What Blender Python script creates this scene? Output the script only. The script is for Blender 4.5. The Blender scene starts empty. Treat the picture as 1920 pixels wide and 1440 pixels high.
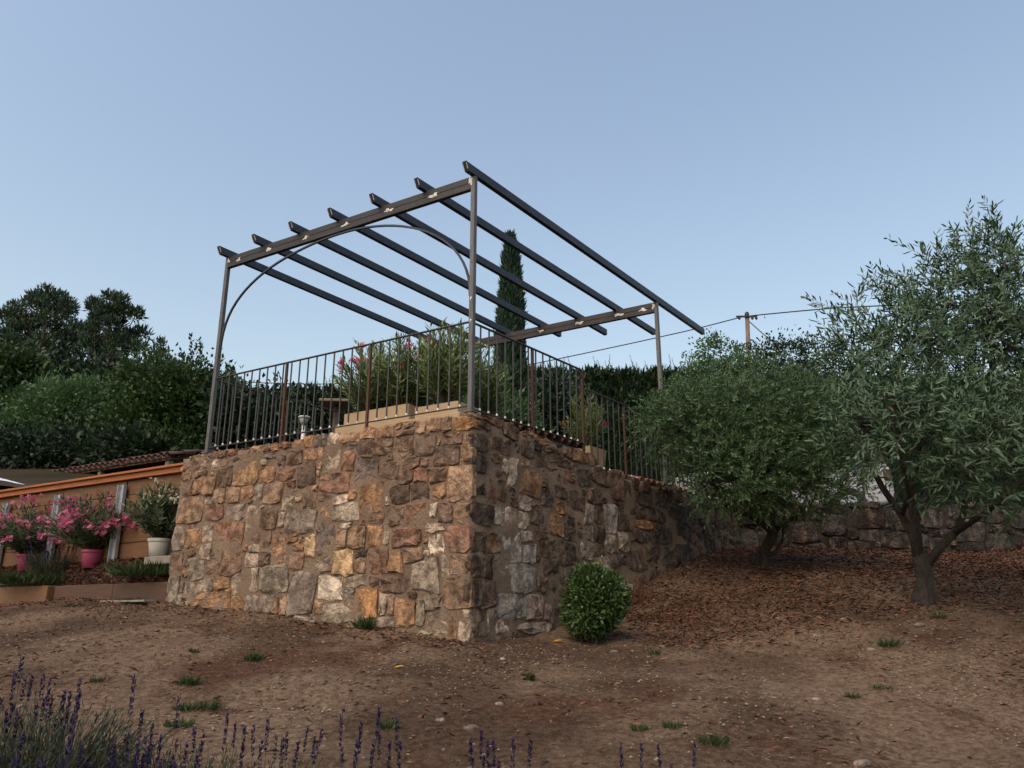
import bpy, math
import numpy as np
from mathutils import Vector
R = math.radians
rng = np.random.default_rng(7)
scene = bpy.context.scene
col = scene.collection

# ------------------------------------------------------------------ camera
CZ = 1.5
PITCH = R(16.55)
cam_data = bpy.data.cameras.new('camera')
cam_data.sensor_width = 36.0
cam_data.lens = 1500.0 / 1920.0 * 36.0
cam_data.clip_start = 0.05
cam_data.clip_end = 3000
cam = bpy.data.objects.new('camera', cam_data)
cam.location = (0, 0, CZ)
cam.rotation_euler = (R(90) + PITCH, 0, 0)
col.objects.link(cam)
scene.camera = cam

# ------------------------------------------------------------------ sky and sun (soft light, brightest behind the left shoulder)
SUN_AZ = R(-145)      # clockwise from +Y: left and behind the camera
SUN_EL = R(50)
world = bpy.data.worlds.new('World')
scene.world = world
world.use_nodes = True
wn = world.node_tree
sky = wn.nodes.new('ShaderNodeTexSky')
sky.sky_type = 'NISHITA'
sky.sun_disc = False
sky.sun_elevation = SUN_EL
sky.sun_rotation = SUN_AZ
sky.altitude = 300
sky.air_density = 1.6
sky.dust_density = 4.0
sky.ozone_density = 0.6
bg = wn.nodes['Background']
bg.inputs['Strength'].default_value = 0.10
tint = wn.nodes.new('ShaderNodeMix'); tint.data_type = 'RGBA'; tint.blend_type = 'MULTIPLY'
tint.inputs[0].default_value = 1.0; tint.inputs[7].default_value = (1.08, 1.0, 0.94, 1)
wn.links.new(sky.outputs['Color'], tint.inputs[6]); wn.links.new(tint.outputs[2], bg.inputs['Color'])

sun_data = bpy.data.lights.new('sun', 'SUN')
sun_data.energy = 0.6
sun_data.angle = R(55)
sun_data.color = (1.0, 0.78, 0.58)
sun = bpy.data.objects.new('sun', sun_data)
sd = Vector((math.sin(SUN_AZ) * math.cos(SUN_EL), math.cos(SUN_AZ) * math.cos(SUN_EL), math.sin(SUN_EL)))
sun.rotation_euler = (-sd).to_track_quat('-Z', 'Y').to_euler()
col.objects.link(sun)

scene.view_settings.view_transform = 'Standard'
scene.view_settings.look = 'None'
scene.view_settings.gamma = 1.0
scene.view_settings.use_curve_mapping = False
scene.view_settings.exposure = 1.12

# ------------------------------------------------------------------ geometry of the place
F_PX = 1500.0
_c, _s = math.cos(PITCH), math.sin(PITCH)
O = np.array([0, 0, CZ])
def ray(u, v):
    x = (u - 960) / F_PX; y = -(v - 720) / F_PX
    return np.array([x, _c - y * _s, _s + y * _c])
def atY(u, v, Y):
    d = ray(u, v)
    return O + d * (Y / d[1])
def on_plane(u, v, P0, n):
    d = ray(u, v)
    return O + d * (((P0 - O) @ n) / (d @ n))
def mpp(Y, v=720):            # metres per pixel at depth Y
    y = -(v - 720) / F_PX
    return Y / (_c - y * _s) / F_PX
CORNER = np.array([-0.4013, 7.5375, 3.4454])          # foot of the corner post
A = np.array([math.cos(R(148.86)), math.sin(R(148.86)), 0.0])   # along the front wall, to the left
B = np.array([math.cos(R(52.26)), math.sin(R(52.26)), 0.0])     # along the side wall, to the back
NA = np.array([A[1], -A[0], 0.0])      # into the terrace from the front wall
NB = np.array([-B[1], B[0], 0.0])      # into the terrace from the side wall
Z = np.array([0, 0, 1.0])
CW = CORNER - 0.0806 * (A + B)         # outer corner of the masonry

def smooth(a, b, x):
    t = np.clip((x - a) / (b - a), 0, 1)
    return t * t * (3 - 2 * t)

def vnoise(x, y, seed=0):              # cheap value noise
    xi = np.floor(x).astype(np.int64); yi = np.floor(y).astype(np.int64)
    fx = x - xi; fy = y - yi
    fx = fx * fx * (3 - 2 * fx); fy = fy * fy * (3 - 2 * fy)
    def h(i, j):
        n = (i * 374761393 + j * 668265263 + seed * 1442695041) & 0xffffffff
        n = ((n ^ (n >> 13)) * 1274126177) & 0xffffffff
        return ((n ^ (n >> 16)) & 0xffff) / 65535.0
    return (h(xi, yi) * (1 - fx) + h(xi + 1, yi) * fx) * (1 - fy) + (h(xi, yi + 1) * (1 - fx) + h(xi + 1, yi + 1) * fx) * fy
def fbm(x, y, oct=4, seed=0):
    s = 0; a = 0.5
    for o in range(oct):
        s = s + a * (vnoise(x * 2 ** o, y * 2 ** o, seed + o) - 0.5); a *= 0.5
    return s

# lower ground: a slope that climbs from the camera to the walls
CP = np.array([
    (-.4, 7.45, 1.36), (.44, 8.5, 1.46), (1.4, 9.7, 1.84), (1.92, 10.4, 2.10), (2.62, 11.3, 2.38), (3.3, 12.2, 2.53),
    (-1.34, 8.0, 1.42), (-2.02, 8.4, 1.52), (-2.82, 8.9, 1.58), (-4.04, 9.65, 1.70), (-6.5, 11.0, 1.72), (-9, 12.5, 1.75),
    (.8, 7.9, 1.31), (3.96, 8.0, 1.68), (3.1, 10.2, 2.17), (4.4, 12.3, 2.54), (7.6, 12.3, 2.53), (10, 12.3, 2.55), (6.5, 8.2, 1.75),
    (3.85, 6.5, 1.21), (6.5, 6.0, 1.15), (0, 4.4, .78), (0, 2, .33), (0, 0, .0), (3, 4, .70), (-3, 4, .72), (-4, 6.3, 1.13),
    (-6, 8.5, 1.48), (0, 6.0, 1.08), (2, 6.2, 1.12), (2.2, 8.3, 1.50)])
def base_plane(x, y):
    return np.where(y < 0, 0.12 * np.maximum(y, -40), np.where(y < 14, 0.18 * y, 2.52)) + 0 * x
_d = np.linalg.norm(CP[:, None, :2] - CP[None, :, :2], axis=2)
_w = np.linalg.solve(np.exp(-(_d / 2.4) ** 2) + 0.02 * np.eye(len(CP)), CP[:, 2] - base_plane(CP[:, 0], CP[:, 1]))
def gz(x, y, detail=True):
    x = np.asarray(x, float); y = np.asarray(y, float)
    z = base_plane(x, y)
    for k in range(len(CP)):
        z = z + _w[k] * np.exp(-((x - CP[k, 0]) ** 2 + (y - CP[k, 1]) ** 2) / 2.4 ** 2)
    if detail:
        z = z + 0.10 * fbm(x * 0.9, y * 0.9, 3, 3) + 0.06 * fbm(x * 4, y * 4, 3, 11) + 0.03 * fbm(x * 14, y * 14, 2, 21)
    return z
def hit(u, v):
    d = ray(u, v)
    t = np.linspace(1.5, 30, 4000)
    P = O + d[None] * t[:, None]
    k = np.argmax(P[:, 2] < gz(P[:, 0], P[:, 1]))
    p = P[k]
    return np.array([p[0], p[1], float(gz(p[0], p[1]))])

# ------------------------------------------------------------------ mesh helpers
ORI = {}
def tag(o, label=None, cat=None, group=None, kind=None):
    if label: o['label'] = label
    if cat: o['category'] = cat
    if group: o['group'] = group
    if kind: o['kind'] = kind
    return o
def link(o, parent, world_loc):
    po = ORI.get(parent.as_pointer(), np.zeros(3)) if parent else np.zeros(3)
    o.location = tuple(np.asarray(world_loc) - po)
    if parent: o.parent = parent
    col.objects.link(o)
    ORI[o.as_pointer()] = np.array(world_loc, float)
    return o
def empty(name, loc, label=None, cat=None, group=None):
    o = bpy.data.objects.new(name, None)
    o.empty_display_size = 0.1
    link(o, None, loc)
    return tag(o, label, cat, group)
def raw_mesh(name, V, faces, mat, smooth_=False, colr=None, var=None):
    me = bpy.data.meshes.new(name)
    V = np.asarray(V, np.float32).reshape(-1, 3)
    if isinstance(faces, np.ndarray):
        n, k = faces.shape
        me.vertices.add(len(V)); me.vertices.foreach_set('co', V.ravel())
        me.loops.add(n * k); me.loops.foreach_set('vertex_index', faces.astype(np.int32).ravel())
        me.polygons.add(n)
        me.polygons.foreach_set('loop_start', np.arange(0, n * k, k, dtype=np.int32))
        me.polygons.foreach_set('loop_total', np.full(n, k, np.int32))
        me.update(calc_edges=True)
    else:
        me.from_pydata(V.tolist(), [], faces); me.update()
    if smooth_:
        me.polygons.foreach_set('use_smooth', np.ones(len(me.polygons), bool))
    if colr is not None:
        a = me.color_attributes.new('col', 'FLOAT_COLOR', 'POINT')
        c = np.ones((len(V), 4), np.float32); c[:, :3] = colr
        a.data.foreach_set('color', c.ravel())
    if var is not None:
        a = me.attributes.new('var', 'FLOAT', 'POINT')
        a.data.foreach_set('value', np.asarray(var, np.float32).ravel())
    if mat: me.materials.append(mat)
    return me
def mesh_obj(name, V, faces, mat, parent=None, smooth_=False, colr=None, var=None, origin=None):
    V = np.asarray(V, float).reshape(-1, 3)
    if origin is None: origin = (V.min(0) + V.max(0)) / 2
    me = raw_mesh(name, V - origin, faces, mat, smooth_, colr, var)
    return link(bpy.data.objects.new(name, me), parent, origin)
def inst(name, me, parent, loc, rotz=0.0, scale=None, rot=None):
    o = bpy.data.objects.new(name, me)
    link(o, parent, loc)
    o.rotation_euler = rot if rot is not None else (0, 0, rotz)
    if scale is not None: o.scale = scale
    return o

class MB:
    def __init__(self): self.V = []; self.F = []
    def add(self, V, F):
        b = len(self.V); self.V.extend([tuple(v) for v in V]); self.F.extend([tuple(i + b for i in f) for f in F]); return self
    def obox(self, c, ax, ay, az):          # centre and three half-axis vectors
        c, ax, ay, az = map(lambda q: np.asarray(q, float), (c, ax, ay, az))
        V = [c + sx * ax + sy * ay + sz * az for sz in (-1, 1) for sy in (-1, 1) for sx in (-1, 1)]
        return self.add(V, [(0, 2, 3, 1), (4, 5, 7, 6), (0, 1, 5, 4), (2, 6, 7, 3), (0, 4, 6, 2), (1, 3, 7, 5)])
    def bbox(self, c, ax, ay, az, bev=0.006):   # chamfered box (axes as half vectors)
        c, ax, ay, az = map(lambda q: np.asarray(q, float), (c, ax, ay, az))
        L = [np.linalg.norm(q) for q in (ax, ay, az)]
        b = min(bev, min(L) * 0.45)
        e = [1 - b / l for l in L]
        V = []; idx = {}
        for sx in (-1, 1):
            for sy in (-1, 1):
                for sz in (-1, 1):
                    for k in range(3):
                        m = [sx * e[0], sy * e[1], sz * e[2]]; m[k] = (sx, sy, sz)[k]
                        idx[(sx, sy, sz, k)] = len(V); V.append(c + m[0] * ax + m[1] * ay + m[2] * az)
        Fs = []
        for k in range(3):
            i, j = (k + 1) % 3, (k + 2) % 3
            for s in (-1, 1):
                q = []
                for a, b2 in ((-1, -1), (1, -1), (1, 1), (-1, 1)):
                    t = [0, 0, 0]; t[k] = s; t[i] = a; t[j] = b2; q.append(idx[(*t, k)])
                Fs.append(q if s > 0 else q[::-1])
            for a in (-1, 1):
                for b2 in (-1, 1):
                    t1 = [0, 0, 0]; t1[i] = a; t1[j] = b2
                    q = []
                    for s, kk in ((-1, i), (1, i), (1, j), (-1, j)):
                        t = list(t1); t[k] = s; q.append(idx[(*t, kk)])
                    Fs.append(q if a * b2 > 0 else q[::-1])
        for sx in (-1, 1):
            for sy in (-1, 1):
                for sz in (-1, 1):
                    q = [idx[(sx, sy, sz, k)] for k in range(3)]
                    Fs.append(q if sx * sy * sz > 0 else q[::-1])
        return self.add(V, Fs)
    def tube(self, pts, rad, n=8, cap=True):
        pts = np.asarray(pts, float); m = len(pts)
        rad = np.broadcast_to(np.asarray(rad, float), (m,))
        T = np.gradient(pts, axis=0); T /= np.linalg.norm(T, axis=1)[:, None] + 1e-12
        up = np.array([0, 0, 1.0]) if abs(T[0][2]) < 0.9 else np.array([1.0, 0, 0])
        u = np.cross(T[0], up); u /= np.linalg.norm(u)
        V = []
        for i in range(m):
            u = u - T[i] * (u @ T[i]); u /= np.linalg.norm(u); w = np.cross(T[i], u)
            for k in range(n):
                a = 2 * math.pi * k / n
                V.append(pts[i] + rad[i] * (math.cos(a) * u + math.sin(a) * w))
        Fs = []
        for i in range(m - 1):
            for k in range(n):
                k2 = (k + 1) % n
                Fs.append((i * n + k, i * n + k2, (i + 1) * n + k2, (i + 1) * n + k))
        if cap:
            Fs.append(tuple(range(n))[::-1]); Fs.append(tuple((m - 1) * n + k for k in range(n)))
        return self.add(V, Fs)
    def lathe(self, c, prof, n=20, cap_top=False):
        V = []; Fs = []
        for r, z in prof:
            for k in range(n):
                a = 2 * math.pi * k / n
                V.append((c[0] + r * math.cos(a), c[1] + r * math.sin(a), c[2] + z))
        for i in range(len(prof) - 1):
            for k in range(n):
                k2 = (k + 1) % n
                Fs.append((i * n + k, i * n + k2, (i + 1) * n + k2, (i + 1) * n + k))
        Fs.append(tuple(range(n))[::-1])
        if cap_top: Fs.append(tuple((len(prof) - 1) * n + k for k in range(n)))
        return self.add(V, Fs)
    def build(self, name, mat, parent=None, smooth_=False, colr=None):
        return mesh_obj(name, self.V, self.F, mat, parent, smooth_, colr)

# ------------------------------------------------------------------ materials
def new_mat(name):
    m = bpy.data.materials.new(name); m.use_nodes = True
    nt = m.node_tree
    return m, nt, nt.nodes['Principled BSDF']
def N(nt, t, **kw):
    n = nt.nodes.new(t)
    for k, v in kw.items():
        if k.startswith('i_'):
            key = k[2:]; n.inputs[int(key) if key.isdigit() else key].default_value = v
        else: setattr(n, k, v)
    return n
def mixc(nt, fac, a, b, mode='MIX'):
    n = nt.nodes.new('ShaderNodeMix'); n.data_type = 'RGBA'; n.blend_type = mode
    for sock, val in ((n.inputs[0], fac), (n.inputs[6], a), (n.inputs[7], b)):
        if hasattr(val, 'is_linked') or hasattr(val, 'links'): nt.links.new(val, sock)
        elif isinstance(val, (int, float)): sock.default_value = val
        else: sock.default_value = (*val, 1) if len(val) == 3 else val
    return n.outputs[2]
def noise(nt, vec, scale, detail=5, rough=0.6, dist=0.0):
    n = N(nt, 'ShaderNodeTexNoise'); n.inputs['Scale'].default_value = scale
    n.inputs['Detail'].default_value = detail; n.inputs['Roughness'].default_value = rough; n.inputs['Distortion'].default_value = dist
    if vec is not None: nt.links.new(vec, n.inputs['Vector'])
    return n.outputs['Fac']
def ramp(nt, fac, lo, hi):
    n = N(nt, 'ShaderNodeMapRange', interpolation_type='SMOOTHSTEP'); nt.links.new(fac, n.inputs[0])
    n.inputs[1].default_value = lo; n.inputs[2].default_value = hi
    return n.outputs[0]
def bump(nt, bsdf, h, strength, dist):
    b = N(nt, 'ShaderNodeBump'); b.inputs['Strength'].default_value = strength; b.inputs['Distance'].default_value = dist
    nt.links.new(h, b.inputs['Height']); nt.links.new(b.outputs[0], bsdf.inputs['Normal'])
def world_pos(nt, scale=None):
    g = N(nt, 'ShaderNodeNewGeometry')
    if scale is None: return g.outputs['Position']
    mp = N(nt, 'ShaderNodeMapping'); mp.inputs['Scale'].default_value = scale
    nt.links.new(g.outputs['Position'], mp.inputs[0]); return mp.outputs[0]
def simple(name, c1, c2=None, scale=6.0, rough=0.7, metal=0.0, bmp=0.0, bdist=0.01, stretch=None, spec=0.4, lo=.35, hi=.65):
    m, nt, b = new_mat(name)
    p = world_pos(nt, stretch)
    f = noise(nt, p, scale)
    c = mixc(nt, ramp(nt, f, lo, hi), c1, c2 or c1)
    nt.links.new(c, b.inputs['Base Color'])
    b.inputs['Roughness'].default_value = rough; b.inputs['Metallic'].default_value = metal
    b.inputs['Specular IOR Level'].default_value = spec
    if bmp: bump(nt, b, noise(nt, p, scale * 4, 6), bmp, bdist)
    return m
def leaf_mat(name, c1, c2, back=None, rough=0.5, trans=0.25, tip=None):
    m, nt, b = new_mat(name)
    a = N(nt, 'ShaderNodeAttribute', attribute_name='var')
    c = mixc(nt, a.outputs['Fac'], c1, c2)
    if back:
        g = N(nt, 'ShaderNodeNewGeometry')
        c = mixc(nt, g.outputs['Backfacing'], c, back)
    nt.links.new(c, b.inputs['Base Color'])
    b.inputs['Roughness'].default_value = rough; b.inputs['Specular IOR Level'].default_value = 0.35
    if trans:
        t = N(nt, 'ShaderNodeBsdfTranslucent'); nt.links.new(c, t.inputs[0])
        mx = N(nt, 'ShaderNodeMixShader'); mx.inputs[0].default_value = trans
        nt.links.new(b.outputs[0], mx.inputs[1]); nt.links.new(t.outputs[0], mx.inputs[2])
        nt.links.new(mx.outputs[0], nt.nodes['Material Output'].inputs['Surface'])
    return m
M = {}
def mat_stone():
    m, nt, b = new_mat('stone')
    p = world_pos(nt)
    at = N(nt, 'ShaderNodeAttribute', attribute_name='col')
    f1 = ramp(nt, noise(nt, p, 9, 6, .65), .36, .66)
    c = mixc(nt, 1.0, at.outputs['Color'], mixc(nt, f1, (.48, .45, .44), (1.38, 1.36, 1.32)), 'MULTIPLY')
    f2 = ramp(nt, noise(nt, p, 38, 4, .7), .52, .72)
    c = mixc(nt, f2, c, mixc(nt, 1.0, c, (.45, .40, .38), 'MULTIPLY'))
    # lime run-off: pale vertical streaks and blotches left on the faces
    ps = world_pos(nt, (7, 7, 1.6))
    f3 = ramp(nt, noise(nt, ps, 1.3, 5, .65), .55, .70)
    f4 = ramp(nt, noise(nt, p, 26, 5, .7), .36, .62)
    mu = N(nt, 'ShaderNodeMath', operation='MULTIPLY'); nt.links.new(f3, mu.inputs[0]); nt.links.new(f4, mu.inputs[1])
    mu2 = N(nt, 'ShaderNodeMath', operation='MULTIPLY'); nt.links.new(mu.outputs[0], mu2.inputs[0]); mu2.inputs[1].default_value = .6
    c = mixc(nt, mu2.outputs[0], c, (.40, .36, .31))
    # mortar smeared over the faces
    f5 = ramp(nt, noise(nt, p, 5.5, 6, .7, .4), .52, .66)
    mu3 = N(nt, 'ShaderNodeMath', operation='MULTIPLY'); nt.links.new(f5, mu3.inputs[0]); mu3.inputs[1].default_value = .62
    c = mixc(nt, mu3.outputs[0], c, (.195, .145, .107))
    nt.links.new(c, b.inputs['Base Color'])
    b.inputs['Roughness'].default_value = .92; b.inputs['Specular IOR Level'].default_value = .2
    h1 = noise(nt, p, 14, 8, .68, .3)
    bump(nt, b, h1, 1.0, .06)
    return m
M['stone'] = mat_stone()
def mat_mortar(name, c1, c2, c3):
    m, nt, b = new_mat(name)
    p = world_pos(nt)
    c = mixc(nt, ramp(nt, noise(nt, p, 2.2, 5, .6), .38, .62), c1, c2)
    c = mixc(nt, ramp(nt, noise(nt, p, 45, 4, .7), .50, .72), c, c3)
    nt.links.new(c, b.inputs['Base Color'])
    b.inputs['Roughness'].default_value = .95; b.inputs['Specular IOR Level'].default_value = .15
    bump(nt, b, noise(nt, p, 28, 8, .7), .9, .03)
    return m
M['mortar'] = mat_mortar('mortar', (.225, .166, .121), (.165, .119, .087), (.105, .075, .056))
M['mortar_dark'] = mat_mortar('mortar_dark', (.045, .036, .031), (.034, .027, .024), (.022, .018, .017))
def mat_soil():
    m, nt, b = new_mat('soil')
    p = world_pos(nt)
    n1 = noise(nt, p, .55, 5, .6)
    c = mixc(nt, ramp(nt, n1, .40, .60), (.092, .060, .040), (.200, .142, .098))
    red = ramp(nt, noise(nt, p, .9, 4, .6, .5), .52, .68)
    c = mixc(nt, red, c, (.100, .054, .034))
    f = ramp(nt, noise(nt, p, 22, 6, .72), .36, .64)
    c = mixc(nt, 1.0, c, mixc(nt, f, (.60, .56, .54), (1.28, 1.28, 1.26)), 'MULTIPLY')
    v = N(nt, 'ShaderNodeTexVoronoi'); v.inputs['Scale'].default_value = 42; nt.links.new(p, v.inputs['Vector'])
    peb = ramp(nt, v.outputs['Distance'], .20, .10)
    sep = N(nt, 'ShaderNodeSeparateColor'); nt.links.new(v.outputs['Color'], sep.inputs[0])
    gate = ramp(nt, sep.outputs[0], .72, .80)
    mu = N(nt, 'ShaderNodeMath', operation='MULTIPLY'); nt.links.new(peb, mu.inputs[0]); nt.links.new(gate, mu.inputs[1])
    c = mixc(nt, mu.outputs[0], c, (.26, .21, .165))
    nt.links.new(c, b.inputs['Base Color'])
    b.inputs['Roughness'].default_value = .96; b.inputs['Specular IOR Level'].default_value = .12
    bump(nt, b, noise(nt, p, 30, 9, .72), 1.0, .05)
    return m
M['soil'] = mat_soil()
M['upper_soil'] = simple('upper_soil', (0.051, 0.037, 0.028), (0.027, 0.027, 0.017), 0.8, 1.0, bmp=.6, bdist=.05, spec=.02)
M['bed_soil'] = simple('bed_soil', (0.036, 0.024, 0.020), (0.059, 0.036, 0.028), 9, 1.0, bmp=.9, bdist=.03, spec=.05)
def mat_steel(name, c1, c2, c3, stretch, metal=.5, rough=.5):
    m, nt, b = new_mat(name)
    tc = N(nt, 'ShaderNodeTexCoord')
    mp = N(nt, 'ShaderNodeMapping'); mp.inputs['Scale'].default_value = stretch
    nt.links.new(tc.outputs['Object'], mp.inputs[0])
    p = world_pos(nt)
    f = noise(nt, mp.outputs[0], 3, 6, .7)
    c = mixc(nt, ramp(nt, f, .35, .65), c1, c2)
    c = mixc(nt, ramp(nt, noise(nt, p, 17, 5, .7), .56, .74), c, c3)
    nt.links.new(c, b.inputs['Base Color'])
    b.inputs['Metallic'].default_value = metal; b.inputs['Roughness'].default_value = rough
    bump(nt, b, f, .15, .004)
    return m
M['steel_rafter'] = mat_steel('steel_rafter', (0.017, 0.022, 0.034), (0.029, 0.035, 0.049), (0.060, 0.066, 0.082), (6, 6, 6), .35, .5)
M['steel_beam'] = mat_steel('steel_beam', (.014, .013, .014), (.030, .027, .027), (.05, .045, .043), (1.2, 1.2, 30), .3, .55)
M['steel_post'] = mat_steel('steel_post', (0.072, 0.070, 0.074), (0.120, 0.117, 0.117), (0.048, 0.042, 0.038), (25, 25, 1.5), .45, .5)
M['steel_bar'] = mat_steel('steel_bar', (0.039, 0.038, 0.038), (0.068, 0.065, 0.064), (0.052, 0.035, 0.026), (25, 25, 2), .45, .5)
M['rust'] = mat_steel('rust', (.050, .023, .015), (.075, .034, .020), (.028, .017, .014), (20, 20, 2), .1, .8)
M['weld'] = simple('weld', (0.570, 0.555, 0.540), (0.360, 0.345, 0.338), 40, .5, .3)
M['planter'] = simple('planter', (0.388, 0.287, 0.178), (0.357, 0.264, 0.163), 3, .75, bmp=.1)
M['terracotta'] = simple('terracotta', (0.408, 0.180, 0.114), (0.288, 0.126, 0.084), 7, .85, bmp=.4)
M['old_tile'] = simple('old_tile', (0.098, 0.050, 0.039), (0.056, 0.035, 0.031), 8, .9, bmp=.5)
def mat_wood(name, c1, c2, c3, vec):
    m, nt, b = new_mat(name)
    p = world_pos(nt, vec)
    c = mixc(nt, ramp(nt, noise(nt, p, 4, 6, .6, .6), .35, .65), c1, c2)
    c = mixc(nt, ramp(nt, noise(nt, p, 17, 4, .6), .58, .72), c, c3)
    nt.links.new(c, b.inputs['Base Color'])
    b.inputs['Roughness'].default_value = .75
    bump(nt, b, noise(nt, p, 12, 6, .6), .4, .01)
    return m
M['wood_cap'] = mat_wood('wood_cap', (0.309, 0.103, 0.030), (0.232, 0.075, 0.025), (0.129, 0.044, 0.016), (.6, .6, 9))
M['wood_plank'] = mat_wood('wood_plank', (0.139, 0.066, 0.027), (0.102, 0.047, 0.020), (0.059, 0.027, 0.014), (.6, .6, 9))
M['wood_edge'] = mat_wood('wood_edge', (0.078, 0.038, 0.021), (0.057, 0.029, 0.018), (0.035, 0.020, 0.014), (.7, .7, 9))
M['wood_end'] = mat_wood('wood_end', (0.150, 0.079, 0.037), (0.114, 0.060, 0.029), (0.070, 0.038, 0.022), (3, 3, 5))
M['grey_board'] = mat_wood('grey_board', (0.198, 0.198, 0.180), (0.144, 0.153, 0.135), (0.099, 0.099, 0.090), (1, 1, 8))
M['galvanised'] = simple('galvanised', (0.437, 0.462, 0.502), (0.324, 0.348, 0.381), 9, .45, .55)
M['pink_plastic'] = simple('pink_plastic', (0.358, 0.064, 0.134), (0.320, 0.059, 0.122), 4, .5)
M['white_plastic'] = simple('white_plastic', (0.576, 0.552, 0.512), (0.480, 0.456, 0.416), 5, .5)
M['concrete'] = simple('concrete', (0.204, 0.192, 0.162), (0.150, 0.141, 0.120), 8, .9, bmp=.5)
M['black_sheet'] = simple('black_sheet', (.012, .012, .014), (.02, .02, .022), 8, .6)
M['blue_pipe'] = simple('blue_pipe', (.50, .58, .70), (.44, .52, .66), 3, .4)
M['slab'] = simple('slab', (0.220, 0.189, 0.152), (0.178, 0.147, 0.115), 5, .85, bmp=.3)
M['pole_wood'] = simple('pole_wood', (0.167, 0.128, 0.106), (0.114, 0.092, 0.082), 4, .9, bmp=.4)
M['cable'] = simple('cable', (.02, .02, .022), None, 4, .6)
M['lamp_white'] = simple('lamp_white', (.62, .62, .60), (.54, .54, .52), 6, .45)
M['lamp_glass'] = simple('lamp_glass', (.20, .22, .23), (.15, .16, .17), 6, .15)
M['car_paint'] = simple('car_paint', (0.306, 0.315, 0.332), None, 3, .25)
M['car_glass'] = simple('car_glass', (.01, .014, .018), None, 3, .06, spec=.6)
M['car_black'] = simple('car_black', (.015, .015, .018), None, 3, .6)
M['rubber'] = simple('rubber', (.018, .018, .018), None, 3, .8)
M['rim'] = simple('rim', (.4, .4, .42), None, 3, .35, .8)
m, nt, b = new_mat('orange_lamp'); b.inputs['Base Color'].default_value = (.8, .25, .02, 1)
b.inputs['Emission Color'].default_value = (1, .42, .06, 1); b.inputs['Emission Strength'].default_value = 2.2; M['orange_lamp'] = m
M['bark_olive'] = simple('bark_olive', (0.061, 0.049, 0.040), (0.032, 0.026, 0.022), 13, .95, bmp=1.0, bdist=.07, stretch=(1, 1, .3))
M['twig_olive'] = simple('twig_olive', (0.098, 0.094, 0.065), (0.065, 0.061, 0.044), 9, .9)
M['bark_dark'] = simple('bark_dark', (.10, .078, .065), (.06, .048, .042), 6, .95, bmp=.8)
M['stem_green'] = simple('stem_green', (.085, .085, .042), (.06, .055, .03), 7, .8)
M['bark_chip'] = leaf_mat('bark_chip', (.045, .021, .014), (.225, .104, .058), rough=.95, trans=0)
M['straw'] = leaf_mat('straw', (.10, .07, .05), (.36, .28, .20), rough=.95, trans=0)
M['pebble'] = leaf_mat('pebble', (.12, .085, .062), (.31, .25, .20), rough=.95, trans=0)
L_OLIVE = leaf_mat('leaf_olive', (0.022, 0.055, 0.026), (0.062, 0.120, 0.051), back=(0.083, 0.143, 0.084), rough=.45, trans=.15)
L_OLIVE2 = leaf_mat('leaf_olive_green', (0.026, 0.070, 0.025), (0.084, 0.162, 0.048), back=(0.076, 0.139, 0.062), rough=.5, trans=.2)
L_PINE = leaf_mat('leaf_pine', (0.014, 0.033, 0.019), (0.042, 0.076, 0.035), rough=.7, trans=.1)
L_CYP = leaf_mat('leaf_cypress', (0.008, 0.026, 0.018), (0.024, 0.057, 0.031), rough=.7, trans=.05)
L_HEDGE = leaf_mat('leaf_hedge', (0.009, 0.026, 0.011), (0.035, 0.068, 0.024), rough=.6, trans=.1)
L_DARK = leaf_mat('leaf_dark', (0.007, 0.018, 0.011), (0.023, 0.048, 0.020), rough=.5, trans=.12)
L_BROAD = leaf_mat('leaf_broad', (0.012, 0.032, 0.010), (0.045, 0.086, 0.022), rough=.5, trans=.25)
L_OLEA = leaf_mat('leaf_oleander', (0.045, 0.092, 0.030), (0.177, 0.258, 0.074), back=(0.163, 0.230, 0.087), rough=.4, trans=.22)
L_OLEP = leaf_mat('leaf_potted', (.018, .038, .015), (.075, .112, .042), back=(.07, .10, .05), rough=.4, trans=.2)
L_PALE = leaf_mat('leaf_oleander_pale', (0.086, 0.130, 0.043), (0.248, 0.302, 0.097), rough=.45, trans=.3)
L_BOX = leaf_mat('leaf_box', (0.021, 0.048, 0.015), (0.090, 0.140, 0.043), rough=.35, trans=.15)
L_GRASS = leaf_mat('leaf_grass', (0.015, 0.033, 0.010), (0.053, 0.082, 0.025), rough=.6, trans=.25)
L_LAV = leaf_mat('leaf_lavender', (0.012, 0.027, 0.020), (0.032, 0.059, 0.039), rough=.7, trans=.15)
F_LAV = leaf_mat('flower_lavender', (0.011, 0.007, 0.036), (0.041, 0.023, 0.094), rough=.7, trans=.2)
F_PINK = leaf_mat('flower_pink', (0.367, 0.054, 0.140), (0.626, 0.216, 0.324), rough=.6, trans=.3)
F_RED = leaf_mat('flower_red', (0.490, 0.017, 0.061), (0.816, 0.061, 0.143), rough=.6, trans=.25)
F_WHITE = leaf_mat('flower_white', (0.600, 0.585, 0.405), (0.870, 0.855, 0.690), rough=.6, trans=.3)
L_RED = leaf_mat('leaf_sedum', (.055, .020, .022), (.12, .05, .045), rough=.6, trans=.1)
L_YEL = leaf_mat('leaf_yellow', (.45, .24, .03), (.55, .32, .06), rough=.6, trans=.2)

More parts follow.
